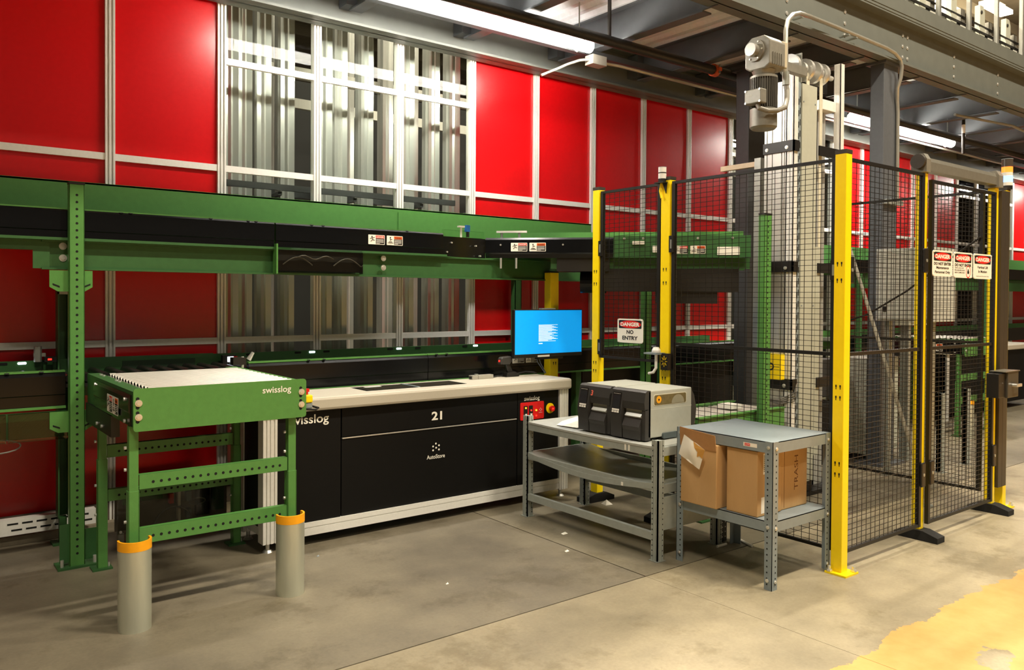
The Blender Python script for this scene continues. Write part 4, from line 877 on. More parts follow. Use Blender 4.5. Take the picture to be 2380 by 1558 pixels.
# signs
def sign(label, o, xd, w, h, lines, kind):
    t = thing('danger_sign', label, 'sign', o); o = Vector(o); xd = Vector(xd); ud = Vector(UP); nd = xd.cross(ud)
    MB().plate(o, xd, ud, w, h, w * 0.07, 0.003).build('board', SIGNW, t); q = o + nd * 0.0032
    MB().plate(q + xd * w * 0.06 + ud * h * 0.60, xd, ud, w * 0.88, h * 0.34, w * 0.03, 0.0004).build('black_header', SIGNK, t)
    n = 28; c = q + xd * w * 0.5 + ud * h * 0.77 + nd * 0.0006
    MB().add([c + xd * (w * 0.42 * math.cos(2 * math.pi * i / n)) + ud * (h * 0.155 * math.sin(2 * math.pi * i / n)) for i in range(n)], [tuple(range(n))]).build('red_oval', SIGNR, t)
    text('DANGER', SIGNW, t, q + xd * w * 0.5 + ud * h * 0.70 + nd * 0.0006, xd, ud, w=w * 0.74, h=h * 0.155, bold=0.045)
    for s, fy, fw_, fh, bold, fx in lines: text(s, SIGNK, t, q + xd * w * fx + ud * h * fy, xd, ud, w=w * fw_, h=h * fh, bold=bold)
    for fx, fy in ((.05, .95), (.95, .95), (.05, .05), (.95, .05)): MB().plate(q + xd * (w * fx - 0.008) + ud * (h * fy - 0.005), xd, ud, 0.016, 0.010, 0.002, 0.003).build('cable_tie', WHITE, t)
    if kind == 'lock':
        cc = q + xd * w * 0.78 + ud * h * 0.25; n = 24
        b = MB(); R1, R2 = w * 0.125, w * 0.105
        vs = [cc + xd * (rr * math.cos(2 * math.pi * i / n)) + ud * (rr * 1.25 * math.sin(2 * math.pi * i / n)) + nd * 0.0004 for rr in (R1, R2) for i in range(n)]
        b.add(vs, [(i, (i + 1) % n, n + (i + 1) % n, n + i) for i in range(n)]).build('red_ring', SIGNR, t)
        MB().plate(cc - xd * w * 0.05 - ud * h * 0.08, xd, ud, w * 0.10, h * 0.11, 0.003, 0.0005).plate(cc - xd * w * 0.028 + ud * h * 0.03, xd, ud, w * 0.056, h * 0.07, 0.006, 0.0005).build('padlock_symbol', SIGNK, t)
    return t
sign('white danger sign reading NO ENTRY on the mesh gate', (4.122, 4.077, 1.183), (0, -1, 0), 0.247, 0.166 * 1.02, [('NO', .38, .27, .155, .035, .5), ('ENTRY', .13, .60, .155, .035, .5)], '')
SG = 'danger signs on the sliding door'
sy = 2.353
sign('white danger sign reading Maintenance Personnel Only, leftmost on the sliding door', (5.128, sy, 1.648), FX, 0.27, 0.162, [('DO NOT ENTER', .44, .86, .105, .035, .5), ('Maintenance', .29, .62, .10, .02, .5), ('Personnel Only', .12, .76, .10, .02, .5)], '')
sign('white danger sign with a padlock symbol, middle one on the sliding door', (5.418, sy, 1.644), FX, 0.27, 0.166, [('DO NOT ENTER', .45, .88, .105, .035, .5), ('UNTIL LOCK-OUT', .36, .48, .05, .01, .30), ('PROCEDURES HAVE', .27, .54, .05, .01, .32), ('BEEN COMPLETED', .18, .52, .05, .01, .32)], 'lock')
sign('white danger sign reading Vertical Lift In Motion, rightmost on the sliding door', (5.706, sy, 1.642), FX, 0.285, 0.168, [('Vertical Lift', .42, .58, .10, .02, .5), ('In Motion', .25, .46, .10, .02, .5), ('Authorized Personnel Only', .09, .68, .04, 0, .5)], '')

# signal lights on the fence
t = thing('signal_tower', 'white signal tower with unlit lenses on the post beside the mesh gate', 'signal light', (4.11, 3.66, 2.255))
MB().cyl((4.11, 3.66, 2.275), (4.11, 3.66, 2.30), 0.028, 18).build('base', BLK, t)
MB().cyl((4.11, 3.66, 2.30), (4.11, 3.66, 2.335), 0.027, 18).build('lens', MILKY, t, smooth=True); MB().cyl((4.11, 3.66, 2.335), (4.11, 3.66, 2.342), 0.0275, 18).build('ring', BLK, t); MB().cyl((4.11, 3.66, 2.342), (4.11, 3.66, 2.376), 0.027, 18).build('lens', MILKY, t, smooth=True)
MB().cyl((4.11, 3.66, 2.376), (4.11, 3.66, 2.379), 0.0275, 18).build('top_cap', GREY, t)
MB().prism([(3.62, 2.27), (3.70, 2.27), (3.70, 2.276), (3.62, 2.276)], 'x', 4.075, 4.15).build('bracket_plate', BLK, t); MB().prism([(3.62, 2.272), (3.66, 2.272), (3.63, 2.20)], 'x', 4.112, 4.118).build('bracket_web', BLK, t)
MB().tube([(4.11, 3.67, 2.27), (4.105, 3.675, 2.22), (4.105, 3.66, 2.17)], 0.007, 6).build('cable', YEL, t)
t = thing('signal_tower', 'signal tower with glowing red and blue lenses at the right end of the fence', 'signal light', (6.345, 2.39, 2.29))
X0, Y0 = 6.385, 2.41
for z0, z1, m, nm in ((2.30, 2.325, BLK, 'base'), (2.325, 2.35, MILKY, 'lens'), (2.35, 2.395, LBLU, 'blue_lens'), (2.395, 2.42, MILKY, 'lens'), (2.42, 2.46, LRED, 'red_lens'), (2.46, 2.515, mat('smoked_cap', (70, 62, 56), 0.3), 'dark_lens')):
    MB().cyl((X0, Y0, z0), (X0, Y0, z1), 0.036, 20).build(nm, m, t, smooth=True)
MB().cyl((X0, Y0, 2.515), (X0, Y0, 2.519), 0.037, 20).build('top_cap', GREY, t)
t = thing('warning_beacon', 'small white dome beacon on a bracket at the gate post', 'signal light', (4.08, 3.66, 1.09))
MB().cyl((4.07, 3.665, 1.135), (4.07, 3.665, 1.15), 0.03, 18).cyl((4.07, 3.665, 1.15), (4.07, 3.665, 1.17), 0.03, 18, 0.018).build('dome', MILKY, t, smooth=True)
bx(4.03, 4.12, 3.63, 3.74, 1.122, 1.133).build('shelf_bracket', GREY, t)
MB().tube([(4.07, 3.665, 1.12), (4.07, 3.665, 1.03), (4.06, 3.68, 1.0), (4.06, 3.72, 0.99)], 0.010, 8).build('cable', WHITE, t)
bx(4.085, 4.118, 3.575, 3.64, 1.02, 1.13).build('sounder_box', BLK, t)
b = MB()
for i in range(8):
    a = R(45 * i); b.tube([(4.084, 3.607 + 0.010 * math.cos(a), 1.078 + 0.012 * math.sin(a)), (4.084, 3.607 + 0.026 * math.cos(a), 1.078 + 0.036 * math.sin(a))], 0.002, 4)
b.build('yellow_rays', YEL, t)

# ------------------------------------------------------------------ vertical lift inside the fence
lf = thing('vertical_lift', 'tall aluminium vertical lift mast with belts and a cream cover inside the fence', 'lift', (5.65, 3.6, 0))
LX, LY = 5.31, 3.45
def mast(x0, x1, y0, y1, z1):
    b = bx(x0 + 0.006, x1, y0 + 0.006, y1, 0.03, z1)
    w = y1 - y0
    for a, c in ((0, .08), (.12, .2), (.24, .62), (.66, .86), (.9, 1)): b.box(x0, x0 + 0.008, y0 + a * w, y0 + c * w, 0.03, z1)
    w = x1 - x0
    for a, c in ((0, .2), (.28, .46), (.54, .72), (.8, 1)): b.box(x0 + a * w, x0 + c * w, y0, y0 + 0.008, 0.03, z1)
    return b
mast(LX, LX + 0.055, LY, LY + 0.055, 3.17).build('corner_profile', BRIGHTALU, lf)
mast(LX, LX + 0.055, LY + 0.056, LY + 0.25, 3.13).build('mast', ALU, lf, label='wide aluminium mast profile')
mast(5.945, 6.0, LY, LY + 0.055, 3.36).build('corner_profile', BRIGHTALU, lf)
mast(5.78, 5.90, LY + 0.10, LY + 0.26, 3.0).build('mast', ALU, lf)
for z in (2.60, 1.70, 0.82):
    bx(LX - 0.012, LX, LY - 0.012, LY + 0.255, z, z + 0.08).box(LX - 0.012, LX + 0.06, LY - 0.012, LY, z, z + 0.08).build('clamp_bracket', BLK, lf)
    bx(5.64, 6.02, LY - 0.012, LY, z, z + 0.075).build('clamp_bracket', BLK, lf)
    for y in (LY + 0.05, LY + 0.22): bolt(lf, (LX - 0.012, y, z + 0.03), (-1, 0, 0), 0.014)
bx(LX + 0.06, LX + 0.098, LY + 0.005, LY + 0.02, 0.3, 3.12).build('cable_tray', GREY, lf)
b = MB()
z = 0.4
while z < 2.95: b.box(LX + 0.066, LX + 0.074, LY + 0.003, LY + 0.0052, z, z + 0.045).box(LX + 0.084, LX + 0.092, LY + 0.003, LY + 0.0052, z + 0.02, z + 0.065); z += 0.085
b.build('tray_slots', HOLE, lf, stuff=True)
bx(5.412, 5.608, LY - 0.004, LY + 0.14, 0.11, 3.115).build('cover_panel', CREAM, lf, label='cream sheet metal cover')
for x in (5.43, 5.585):
    for z in (2.98, 1.45): MB().cyl((x, LY - 0.004, z), (x, LY - 0.007, z), 0.006, 8).build('screw', GREY, lf)
bx(5.45, 5.6, LY + 0.0, LY + 0.13, 0.0, 0.11).build('cover_base', BLK, lf)
for x in (5.52, 5.70): bx(x, x + 0.04, LY + 0.03, LY + 0.034, 0.6, 3.22).build('drive_belt', mat('belt_cream', (200, 196, 176), 0.6), lf)
bx(5.62, 5.68, LY + 0.0, LY + 0.06, 0.3, 1.9).build('counterweight_guide', CREAM, lf)
# top cross shaft with pulleys
MB().cyl((5.20, LY + 0.07, 3.25), (5.93, LY + 0.07, 3.25), 0.02, 16).build('drive_shaft', STEEL, lf, smooth=True)
for x, r in ((5.36, 0.085), (5.50, 0.055), (5.55, 0.085), (5.66, 0.085), (5.72, 0.055), (5.76, 0.085)):
    MB().cyl((x - 0.016, LY + 0.07, 3.25), (x + 0.016, LY + 0.07, 3.25), r, 24).build('pulley', STEEL, lf, smooth=True)
bx(5.25, 6.02, LY + 0.16, LY + 0.172, 3.16, 3.37).build('top_plate', BLK, lf)
bx(5.40, 5.41, LY, LY + 0.16, 3.12, 3.34).build('bearing_plate', ZINC, lf)
bx(5.76, 5.95, LY + 0.04, LY + 0.16, 2.98, 3.06).build('mast_head', BRIGHTALU, lf, bevel=0.004)
bx(LX - 0.05, LX + 0.75, LY - 0.02, LY + 0.35, 0, 0.03).build('base_frame', BLK, lf)
yl = bx(LX - 0.06, LX - 0.012, LY + 0.045, LY + 0.20, 0.895, 1.085).build('drive_unit', YEL, lf, bevel=0.004, label='yellow drive unit with a round black logo')
n = 24; c = Vector((LX - 0.0606, LY + 0.135, 0.99)); vs = [c + Vector((0, -1, 0)) * (rr * math.cos(2 * math.pi * i / n)) + Vector((0, 0, rr * math.sin(2 * math.pi * i / n))) for rr in (0.030, 0.017) for i in range(n)]
MB().add(vs, [(i, (i + 1) % n, n + (i + 1) % n, n + i) for i in range(n)]).build('ring_logo', SIGNK, yl); bx(LX - 0.0608, LX - 0.06, LY + 0.06, LY + 0.165, 0.988, 0.992).build('logo_bar', SIGNK, yl)
b = MB()
for i in range(4): b.tube([(LX + 0.08, LY + 0.0, 0.90 - 0.01 * i), (LX + 0.02, LY - 0.02, 0.80 - 0.02 * i), (LX - 0.03, LY + 0.08, 0.74 - 0.01 * i), (LX - 0.02, LY + 0.2, 0.73)], 0.006, 6)
b.build('cable_bundle', mat('grey_cable', (120, 118, 112), 0.5), lf)
MB().cyl((LX - 0.01, LY + 0.09, 0.62), (LX - 0.07, LY + 0.09, 0.62), 0.035, 14).build('limit_switch', BLK, lf)
tag(bx(5.58, 5.62, 3.98, 4.32, 2.575, 2.615).build('carriage_bar', mat('pale_wood_bar', (206, 188, 160), 0.6)), 'pale horizontal bar beside the lift mast just above the fence', 'rail')
tag(bx(5.575, 5.625, 3.92, 3.98, 0, 2.64).build('guide_post', ZINC), 'slim galvanised guide post behind the tall green post at the lift', 'post')

mt = thing('gear_motor', 'grey finned gear motor hanging at the top left of the lift mast', 'motor', (4.68, 3.26, 2.63))
MX, MY = 4.69, 3.28
MB().cyl((MX, MY, 2.645), (MX, MY, 2.66), 0.075, 28, 0.09).cyl((MX, MY, 2.66), (MX, MY, 2.78), 0.09, 28).build('fan_cowl', MOTOR, mt, smooth=True)
b = MB().cyl((MX, MY, 2.77), (MX, MY, 2.995), 0.078, 28)
for i in range(36):
    a = 2 * math.pi * i / 36; ca, sa = math.cos(a), math.sin(a); tx, ty = -sa * 0.0019, ca * 0.0019
    vs = [(MX + ca * r_ + s_ * tx, MY + sa * r_ + s_ * ty, z_) for z_ in (2.785, 2.985) for r_ in (0.074, 0.092) for s_ in (-1, 1)]
    b.add(vs, [(0, 1, 3, 2), (4, 6, 7, 5), (0, 4, 5, 1), (2, 3, 7, 6), (0, 2, 6, 4), (1, 5, 7, 3)])
b.build('finned_body', mat('motor_dark', (92, 90, 84), 0.45, 0.3), mt)
MB().cyl((MX, MY, 2.985), (MX, MY, 3.0), 0.09, 28).cyl((MX, MY, 3.0), (MX, MY, 3.04), 0.062, 20, 0.08).build('flange', MOTOR, mt, smooth=True)
MB().prism([(MY - 0.10, 3.06), (MY - 0.10, 3.22), (MY - 0.05, 3.26), (MY + 0.05, 3.26), (MY + 0.10, 3.22), (MY + 0.10, 3.06), (MY + 0.06, 3.035), (MY - 0.06, 3.035)], 'x', MX - 0.075, MX + 0.10).build('gearbox', MOTOR, mt, bevel=0.010)
bx(MX + 0.07, MX + 0.13, MY - 0.095, MY + 0.095, 3.06, 3.235).build('gearbox_cover', mat('gearbox_buff', (176, 168, 146), 0.5), mt, bevel=0.005)
for i in range(5): bx(MX - 0.05 + 0.024 * i, MX - 0.042 + 0.024 * i, MY - 0.108, MY - 0.09, 3.06, 3.14).build('cooling_rib', MOTOR, mt)
FZ = 3.165
MB().cyl((MX - 0.075, MY + 0.015, FZ), (MX - 0.09, MY + 0.015, FZ), 0.072, 28).build('output_flange', MOTOR, mt, smooth=True)
for i in range(6): MB().cyl((MX - 0.09, MY + 0.015 + 0.062 * math.cos(R(60 * i)), FZ + 0.062 * math.sin(R(60 * i))), (MX - 0.096, MY + 0.015 + 0.062 * math.cos(R(60 * i)), FZ + 0.062 * math.sin(R(60 * i))), 0.006, 6).build('bolt', STEEL, mt)
MB().cyl((MX - 0.09, MY + 0.015, FZ), (MX - 0.135, MY + 0.015, FZ), 0.043, 28).build('shaft_cover', mat('cast_aluminium', (196, 194, 186), 0.3, 0.8), mt, smooth=True)
jb_ = bx(MX - 0.15, MX - 0.085, MY - 0.085, MY + 0.045, 2.795, 2.89).build('terminal_box', MOTOR, mt, bevel=0.007)
text('SEW', mat('cast_letters', (186, 184, 174), 0.5), jb_, (MX - 0.1502, MY + 0.005, 2.842), (0, -1, 0), UP, w=0.05, h=0.016)
for y in (MY - 0.075, MY + 0.035):
    for z in (2.803, 2.882): MB().cyl((MX - 0.15, y, z), (MX - 0.155, y, z), 0.007, 10).build('screw', STEEL, jb_)
bx(MX + 0.11, LX - 0.02, MY + 0.05, MY + 0.10, 3.12, 3.18).build('torque_arm', MOTOR, mt)
tag(MB().tube([(MX - 0.12, MY - 0.04, 2.79), (MX - 0.12, MY - 0.05, 2.765), (MX - 0.08, MY - 0.09, 2.745), (MX - 0.02, MY - 0.12, 2.75), (MX + 0.07, MY - 0.12, 2.785), (MX + 0.15, MY - 0.08, 2.855), (4.885, 3.23, 2.93), (4.886, 3.24, 2.98)], 0.017, 10).build('motor_lead', mat('grey_hose', (120, 116, 106), 0.45)), 'grey flexible motor lead curving from the terminal box up to the conduit', 'cable')
cp_ = []
A = (MX + 0.21, MY - 0.06)
cp_ = [(4.886, 3.24, 2.98), (4.882, 3.24, 3.17), (4.909, 3.26, 3.357), (4.994, 3.30, 3.454), (5.143, 3.36, 3.542), (5.353, 3.44, 3.62), (5.605, 3.52, 3.674), (5.883, 3.58, 3.71), (6.179, 3.605, 3.724), (6.949, 3.605, 3.71), (7.101, 3.605, 3.694), (7.195, 3.605, 3.658), (7.228, 3.605, 3.60), (7.22, 3.61, 3.50), (7.224, 3.64, 3.412), (7.261, 3.66, 3.306), (7.275, 3.66, 3.2), (7.28, 3.66, 2.42)]
t = thing('conduit', 'bent galvanised conduit running from the motor along the girder and down the grey column', 'conduit', (5.5, 3.6, 3.1))
MB().tube(cp_, 0.0165, 10).build('pipe', CONDUIT, t, smooth=True); MB().cyl((4.886, 3.24, 2.97), (4.884, 3.24, 3.06), 0.024, 12).build('coupling', ZINC, t)
for x in (5.62, 6.3, 6.42): bx(x, x + 0.025, 3.59, 3.712, 3.69, 3.70).build('strap', ZINC, t)

# small conveyor into the lift
sc = thing('roller_conveyor', 'short low green roller conveyor feeding the lift behind the printers', 'conveyor', (4.7, 3.66, 0.6))
for y, nm in ((3.43, 'near_side_rail'), (3.87, 'far_side_rail')): bx(4.22, 5.2, y, y + 0.025, 0.57, 0.705).box(4.22, 5.2, y - 0.012, y + 0.03, 0.70, 0.708).build(nm, GREEN, sc)
rm3, _ = MB().cyl((0, 0, 0), (0, 0.41, 0), 0.02, 12).mesh('roller', center=False, smooth=True); rm3.materials.append(ROLL)
for i in range(17): share(rm3, 'roller', sc, (4.28 + i * 0.055, 3.457, 0.672))
bx(4.8, 4.92, 3.6, 3.72, 0.70, 0.73).build('stop_block', WHITE, sc)
for x in (4.3, 5.05): bx(x, x + 0.05, 3.45, 3.5, 0.0, 0.6).box(x, x + 0.05, 3.82, 3.87, 0.0, 0.6).box(x - .03, x + .08, 3.43, 3.52, 0, .01).build('leg', DGREEN, sc)

# conveyor legs of the angled run, seen through the mesh
for i, (x, y, z1) in enumerate(((4.98, 4.6, 1.71), (5.50, 4.88, 1.8), (4.35, 5.56, 1.75))):
    t = thing('conveyor_leg', ['slim green conveyor leg right of the gate post, seen through the mesh', 'dark green conveyor leg farther right behind the mesh', 'green conveyor leg by the wall behind the monitor post'][i], 'leg', (x, y, 0), 'green legs under the upper conveyor')
    bx(x, x + 0.07, y, y + 0.006, 0.01, z1).box(x, x + 0.006, y, y + 0.06, 0.01, z1).box(x + 0.064, x + 0.07, y, y + 0.06, 0.01, z1).build('upright', DGREEN if i else GREEN, t)
    bx(x - 0.04, x + 0.11, y - 0.02, y + 0.09, 0, 0.01).build('foot_plate', DGREEN, t)

# ------------------------------------------------------------------ steel columns of the mezzanine
def column(label, x0, x1, y0, y1, z1, m):
    t = thing('steel_column', label, 'column', ((x0 + x1) / 2, (y0 + y1) / 2, 0), 'steel columns under the mezzanine')
    bx(x0, x1, y0, y1, 0.02, z1).build('shaft', m, t, bevel=0.006); bx(x0 - 0.08, x1 + 0.08, y0 - 0.08, y1 + 0.08, 0, 0.02).build('base_plate', m, t)
    bx(x0 - 0.03, x1 + 0.03, y0 - 0.03, y1 + 0.03, z1 - 0.02, z1).build('head_plate', m, t); return t
column('grey steel column right of the lift, with a conduit strapped to it', 7.06, 7.31, 3.68, 3.81, 3.638, mat('column_slate_paint', (86, 90, 96), 0.45))
column('dark steel column behind the tall green post at the lift', 6.05, 6.30, 4.38, 4.52, 3.558, DARKST)  # stands unlit; that shade is put into its dark steel colour
column('dark steel column farther right, seen through the sliding door', 13.2, 13.5, 4.38, 4.55, 3.558, DARKST)
t = thing('strut_channel', 'short galvanised strut channel clipped on the grey column', 'bracket', (7.2, 3.66, 2.35)); bx(7.06, 7.36, 3.64, 3.68, 2.36, 2.40).build('channel', ZINC, t)
for x in (7.12, 7.22, 7.30): bx(x, x + 0.02, 3.635, 3.64, 2.355, 2.405).build('clip', STEEL, t)

# ------------------------------------------------------------------ lamps and pipes under the mezzanine
def tube_light(label, x0, x1, y, z):
    t = thing('strip_light', label, 'ceiling light', ((x0 + x1) / 2, y, z), 'strip lights under the mezzanine')
    MB().cyl((x0, y, z), (x1, y, z), 0.05, 20).build('tube_lens', TUBE, t, smooth=True, label='glowing white tube lens')
    MB().prism([(y - 0.055, z + 0.03), (y - 0.045, z + 0.075), (y + 0.045, z + 0.075), (y + 0.055, z + 0.03)], 'x', x0, x1 + 0.01).build('housing', BROWN, t)
    for x in (x0 + 0.12, x1 - 0.12):
        MB().cyl((x, y, z + 0.075), (x, y, 3.87), 0.006, 6).build('hanger_rod', ZINC, t)
        MB().tube([(x, y + 0.06 * math.cos(R(a)), z + 0.012 + 0.075 * math.sin(R(a))) for a in range(-70, 251, 20)], 0.005, 6).build('hanger_hoop', ZINC, t)
tube_light('bright strip light along the top of the picture under the mezzanine', 2.08, 4.51, 4.80, 3.535)
tube_light('bright strip light beyond the grey column at the right', 8.5, 10.95, 4.80, 3.535)
tube_light('far strip light at the right edge beyond the lit signal tower', 14.95, 17.4, 4.80, 3.535)
t = thing('sprinkler_pipe', 'black sprinkler pipe running along under the mezzanine joists', 'pipe', (5, 4.56, 3.46))
MB().cyl((-3, 4.62, 3.545), (5.85, 4.62, 3.545), 0.042, 18).cyl((5.85, 4.62, 3.545), (20, 4.62, 3.545), 0.042, 18).build('pipe', PIPE, t, smooth=True)
for x in (4.55, 6.6): MB().cyl((x, 4.62, 3.545), (x, 4.62, 3.87), 0.016, 10).build('hanger', PIPE, t)
t = thing('pipe_clamp', 'orange grooved pipe clamp on the black sprinkler pipe', 'clamp', (5.86, 4.56, 3.5))
MB().cyl((5.84, 4.62, 3.545), (5.89, 4.62, 3.545), 0.055, 18).box(5.845, 5.885, 4.55, 4.69, 3.53, 3.56).build('coupling', ORCLAMP, t); MB().cyl((5.865, 4.56, 3.505), (5.865, 4.56, 3.585), 0.008, 8).build('clamp_bolt', ZINC, t)
t = thing('junction_box', 'grey square junction box on the conduit under the joists', 'electrical box', (4.75, 4.9, 3.36))
bx(4.64, 4.80, 4.9, 5.0, 3.45, 3.53).build('box', mat('junction_grey', (160, 156, 146), 0.4, 0.4), t, bevel=0.003)
tag(MB().tube([(4.80, 4.95, 3.49), (5.0, 4.95, 3.50), (7.6, 4.95, 3.50), (13, 4.95, 3.50)], 0.014, 8).build('conduit', CONDUIT), 'straight silver conduit running right from the junction box', 'conduit')
tag(MB().tube([(4.64, 4.95, 3.49), (4.58, 5.0, 3.485), (4.52, 5.08, 3.46), (4.45, 5.14, 3.42), (4.38, 5.18, 3.385), (4.33, 5.2, 3.36)], 0.012, 8).build('cable_whip', CONDUIT), 'pale flexible cable reaching from the junction box toward the red wall', 'cable')
tag(bx(-3, 20, 5.0, 5.06, 3.55, 3.598).build('strut_rail', DARKST), 'dark steel strut rail beside the sprinkler pipe', 'rail')
for i, (x, y) in enumerate(((6.9, 4.75), (10.0, 4.25))):
    t = thing('sprinkler_drop', ['black sprinkler drop with a brass clamp left of the grey column', 'black sprinkler drop at the right beyond the second strip light'][i], 'pipe', (x, y, 3.2))
    MB().cyl((x, y, 3.22), (x, y, 3.87), 0.018, 10).build('drop_pipe', PIPE, t); MB().cyl((x, y, 3.46), (x, y, 3.56), 0.0195, 10).build('white_tag', WHITE, t)
    MB().cyl((x, y, 3.72), (x, y, 3.80), 0.035, 10).build('clamp', mat('brass_clamp', (150, 110, 80), 0.4, 0.6), t)
tag(MB().tube([(9.2, 4.0, 3.52), (9.7, 3.98, 3.54), (10.6, 3.95, 3.58), (10.75, 3.95, 3.57), (12, 3.95, 3.5)], 0.016, 8).build('conduit', CONDUIT), 'thin silver conduit under the deck at the right edge', 'conduit')

# ------------------------------------------------------------------ upper storey machines behind the girder
UG = 'aluminium posts of the upper storey guard'
wd = ['leftmost', 'second from the left', 'third from the left', 'fourth from the left', 'rightmost']
for i in range(5):
    x = 7.9 + 0.71 * i
    t = thing('guard_post', 'slim aluminium post above the grey girder at top right, ' + wd[i], 'post', (x, 3.93, 4.06), UG)
    alu_leg(x - 0.022, x + 0.022, 3.90, 3.94, 4.06, 5.6, t, 'profile', mat('dull_aluminium', (150, 150, 144), 0.45, 0.4))
for i in range(5):
    x = 8.08 + 0.71 * i
    t = thing('bin_port_unit', 'pale conveyor port unit behind the upper guard posts, ' + wd[i], 'machine', (x, 4.08, 3.94), 'port units on the upper storey')
    MB().prism([(x + 0.27, 4.50), (x + 0.40, 4.50), (x + 0.40, 4.78), (x + 0.36, 4.84), (x + 0.27, 4.84)], 'y', 3.99, 4.05).build('head', CREAM, t, bevel=0.004)
    MB().cyl((x + 0.3, 3.99, 4.76), (x + 0.3, 3.982, 4.76), 0.02, 12).build('head_knob', BLK, t)
    bx(x + 0.05, x + 0.62, 4.05, 4.15, 4.42, 4.60).build('drive_case', MOTOR, t); bx(x, x + 0.70, 3.985, 4.0, 4.52, 4.545).build('rail', BLK, t); bx(x, x + 0.70, 3.985, 4.0, 4.60, 4.615).build('rail', BLK, t)
    bx(x + 0.1, x + 0.2, 4.05, 4.15, 3.94, 4.42).build('stand', MOTOR, t); bx(x + 0.5, x + 0.6, 4.05, 4.15, 3.94, 4.42).build('stand', MOTOR, t)
    MB().cyl((x + 0.45, 4.05, 4.50), (x + 0.45, 4.0, 4.50), 0.05, 14).build('wheel', DARKST, t); bx(x + 0.52, x + 0.62, 4.0, 4.05, 4.55, 4.70).build('sensor_case', MOTOR, t)

# ------------------------------------------------------------------ beyond the enclosure
cb = thing('control_cabinet', 'large pale grey electrical cabinet on the far side of the enclosure', 'cabinet', (7.2, 3.3, 1.3))
bx(6.62, 7.0, 3.02, 3.50, 1.32, 1.925).build('case', mat('cabinet_grey', (176, 180, 176), 0.5), cb, bevel=0.004); bx(6.612, 6.62, 3.04, 3.48, 1.335, 1.91).build('door', mat('cabinet_door', (190, 194, 188), 0.5), cb, bevel=0.003)
bx(6.604, 6.612, 3.40, 3.43, 1.40, 1.44).build('latch', BLK, cb)
for y in (3.06, 3.42): bx(6.7, 6.75, y, y + 0.04, 0, 1.32).build('stand_leg', ZINC, cb)
t = thing('control_cabinet', 'low cream electrical cabinet standing on the floor behind the diagonal rod', 'cabinet', (7.45, 3.9, 0))
bx(7.15, 7.75, 3.86, 4.25, 0.06, 0.95).build('case', CREAM, t, bevel=0.004); bx(7.17, 7.73, 3.852, 3.86, 0.09, 0.93).build('door', CREAM, t, bevel=0.003); bx(7.17, 7.73, 3.9, 4.2, 0, 0.06).build('plinth', BLK, t); bx(7.68, 7.70, 3.84, 3.852, 0.5, 0.58).build('latch', BLK, t)
t = thing('control_cabinet', 'tall cream narrow cabinet beside the large grey one, seen under the signs', 'cabinet', (8.0, 3.6, 0))
bx(7.42, 7.95, 3.60, 3.95, 1.26, 1.95).build('case', CREAM, t, bevel=0.004); bx(7.44, 7.93, 3.592, 3.60, 1.29, 1.92).build('door', CREAM, t); bx(7.45, 7.5, 3.62, 3.7, 0, 1.26).box(7.87, 7.92, 3.62, 3.7, 0, 1.26).build('stand_leg', ZINC, t)
t = thing('diagonal_rod', 'silver rod leaning diagonally inside the enclosure behind the front mesh panel', 'rod', (5.95, 3.1, 0))
MB().tube([(5.95, 3.36, 1.90), (5.95, 2.85, 0.38), (5.95, 2.74, 0.02)], 0.014, 8).build('rod', CONDUIT, t); MB().cyl((5.95, 2.74, 0), (5.95, 2.74, 0.012), 0.04, 12).build('foot', ZINC, t)
tag(MB().tube([(6.14, 2.48, 1.95), (6.12, 2.75, 1.75), (6.12, 3.0, 1.56), (6.12, 3.3, 1.38), (6.13, 3.55, 1.30)], 0.007, 6).build('hanging_cable', CABLE), 'black cable swinging down behind the danger signs', 'cable')
for i, (x, y) in enumerate(((7.2, 3.2), (7.75, 3.22))):
    t = thing('slotted_upright', ['galvanised slotted upright seen through the sliding door, left one', 'galvanised slotted upright seen through the sliding door, right one'][i], 'post', (x, y, 0), 'slotted uprights beyond the enclosure')
    bx(x, x + 0.012, y, y + 0.05, 0, 0.69).box(x + 0.019, x + 0.031, y, y + 0.05, 0, 0.69).box(x + 0.038, x + 0.05, y, y + 0.05, 0, 0.69).box(x, x + .05, y + .01, y + .05, 0, .69).build('profile', SHELFG, t)
    bx(x - 0.02, x + 0.07, y - 0.02, y + 0.07, 0, 0.004).build('foot_plate', ZINC, t)
# second station farther right: roller table, guards, black unit
r2 = dup(rt_, (8.42, 0.0, 0), 'distant green roller table at the next station, seen past the fence')
leg_guard('distant leg guard with orange rim seen through the sliding door', 9.30, 3.875, 'half-round guards at the far table')
leg_guard('distant leg guard with orange rim at the right edge of the picture', 10.03, 3.875, 'half-round guards at the far table')
far = thing('picking_workstation', 'distant black workstation at the right edge of the picture', 'workstation', (12, 4.7, 0))
bx(10.3, 13, 4.55, 4.92, 0.1, 0.82).build('body', BLKP, far); bx(10.28, 13.02, 4.5, 4.93, 0.82, 0.89).build('worktop', BEIGE, far, bevel=0.012)
for x in (10.3, 12.9): bx(x, x + 0.08, 4.53, 4.6, 0, 0.82).build('leg', BRIGHTALU, far)
uc2 = thing('belt_conveyor', 'distant green and black upper conveyor beyond the fence at the right', 'conveyor', (12, 5.2, 1.6))
bx(8.9, 22, 4.98, 5.0, 1.81, 1.965).build('side_cover', GLOSSBLK, uc2); bx(8.9, 22, 5.5, 5.53, 1.8, 2.17).build('back_guard', GREEN, uc2); bx(8.9, 22, 5.02, 5.05, 1.635, 1.80).build('support_channel', DGREEN, uc2); bx(8.9, 22, 5.0, 5.5, 1.9, 1.93).build('belt', RUB, uc2)
for x in (9.0, 12.5, 16): bx(x, x + 0.07, 4.96, 5.0, 0, 1.8).build('support_leg', DGREEN, uc2)
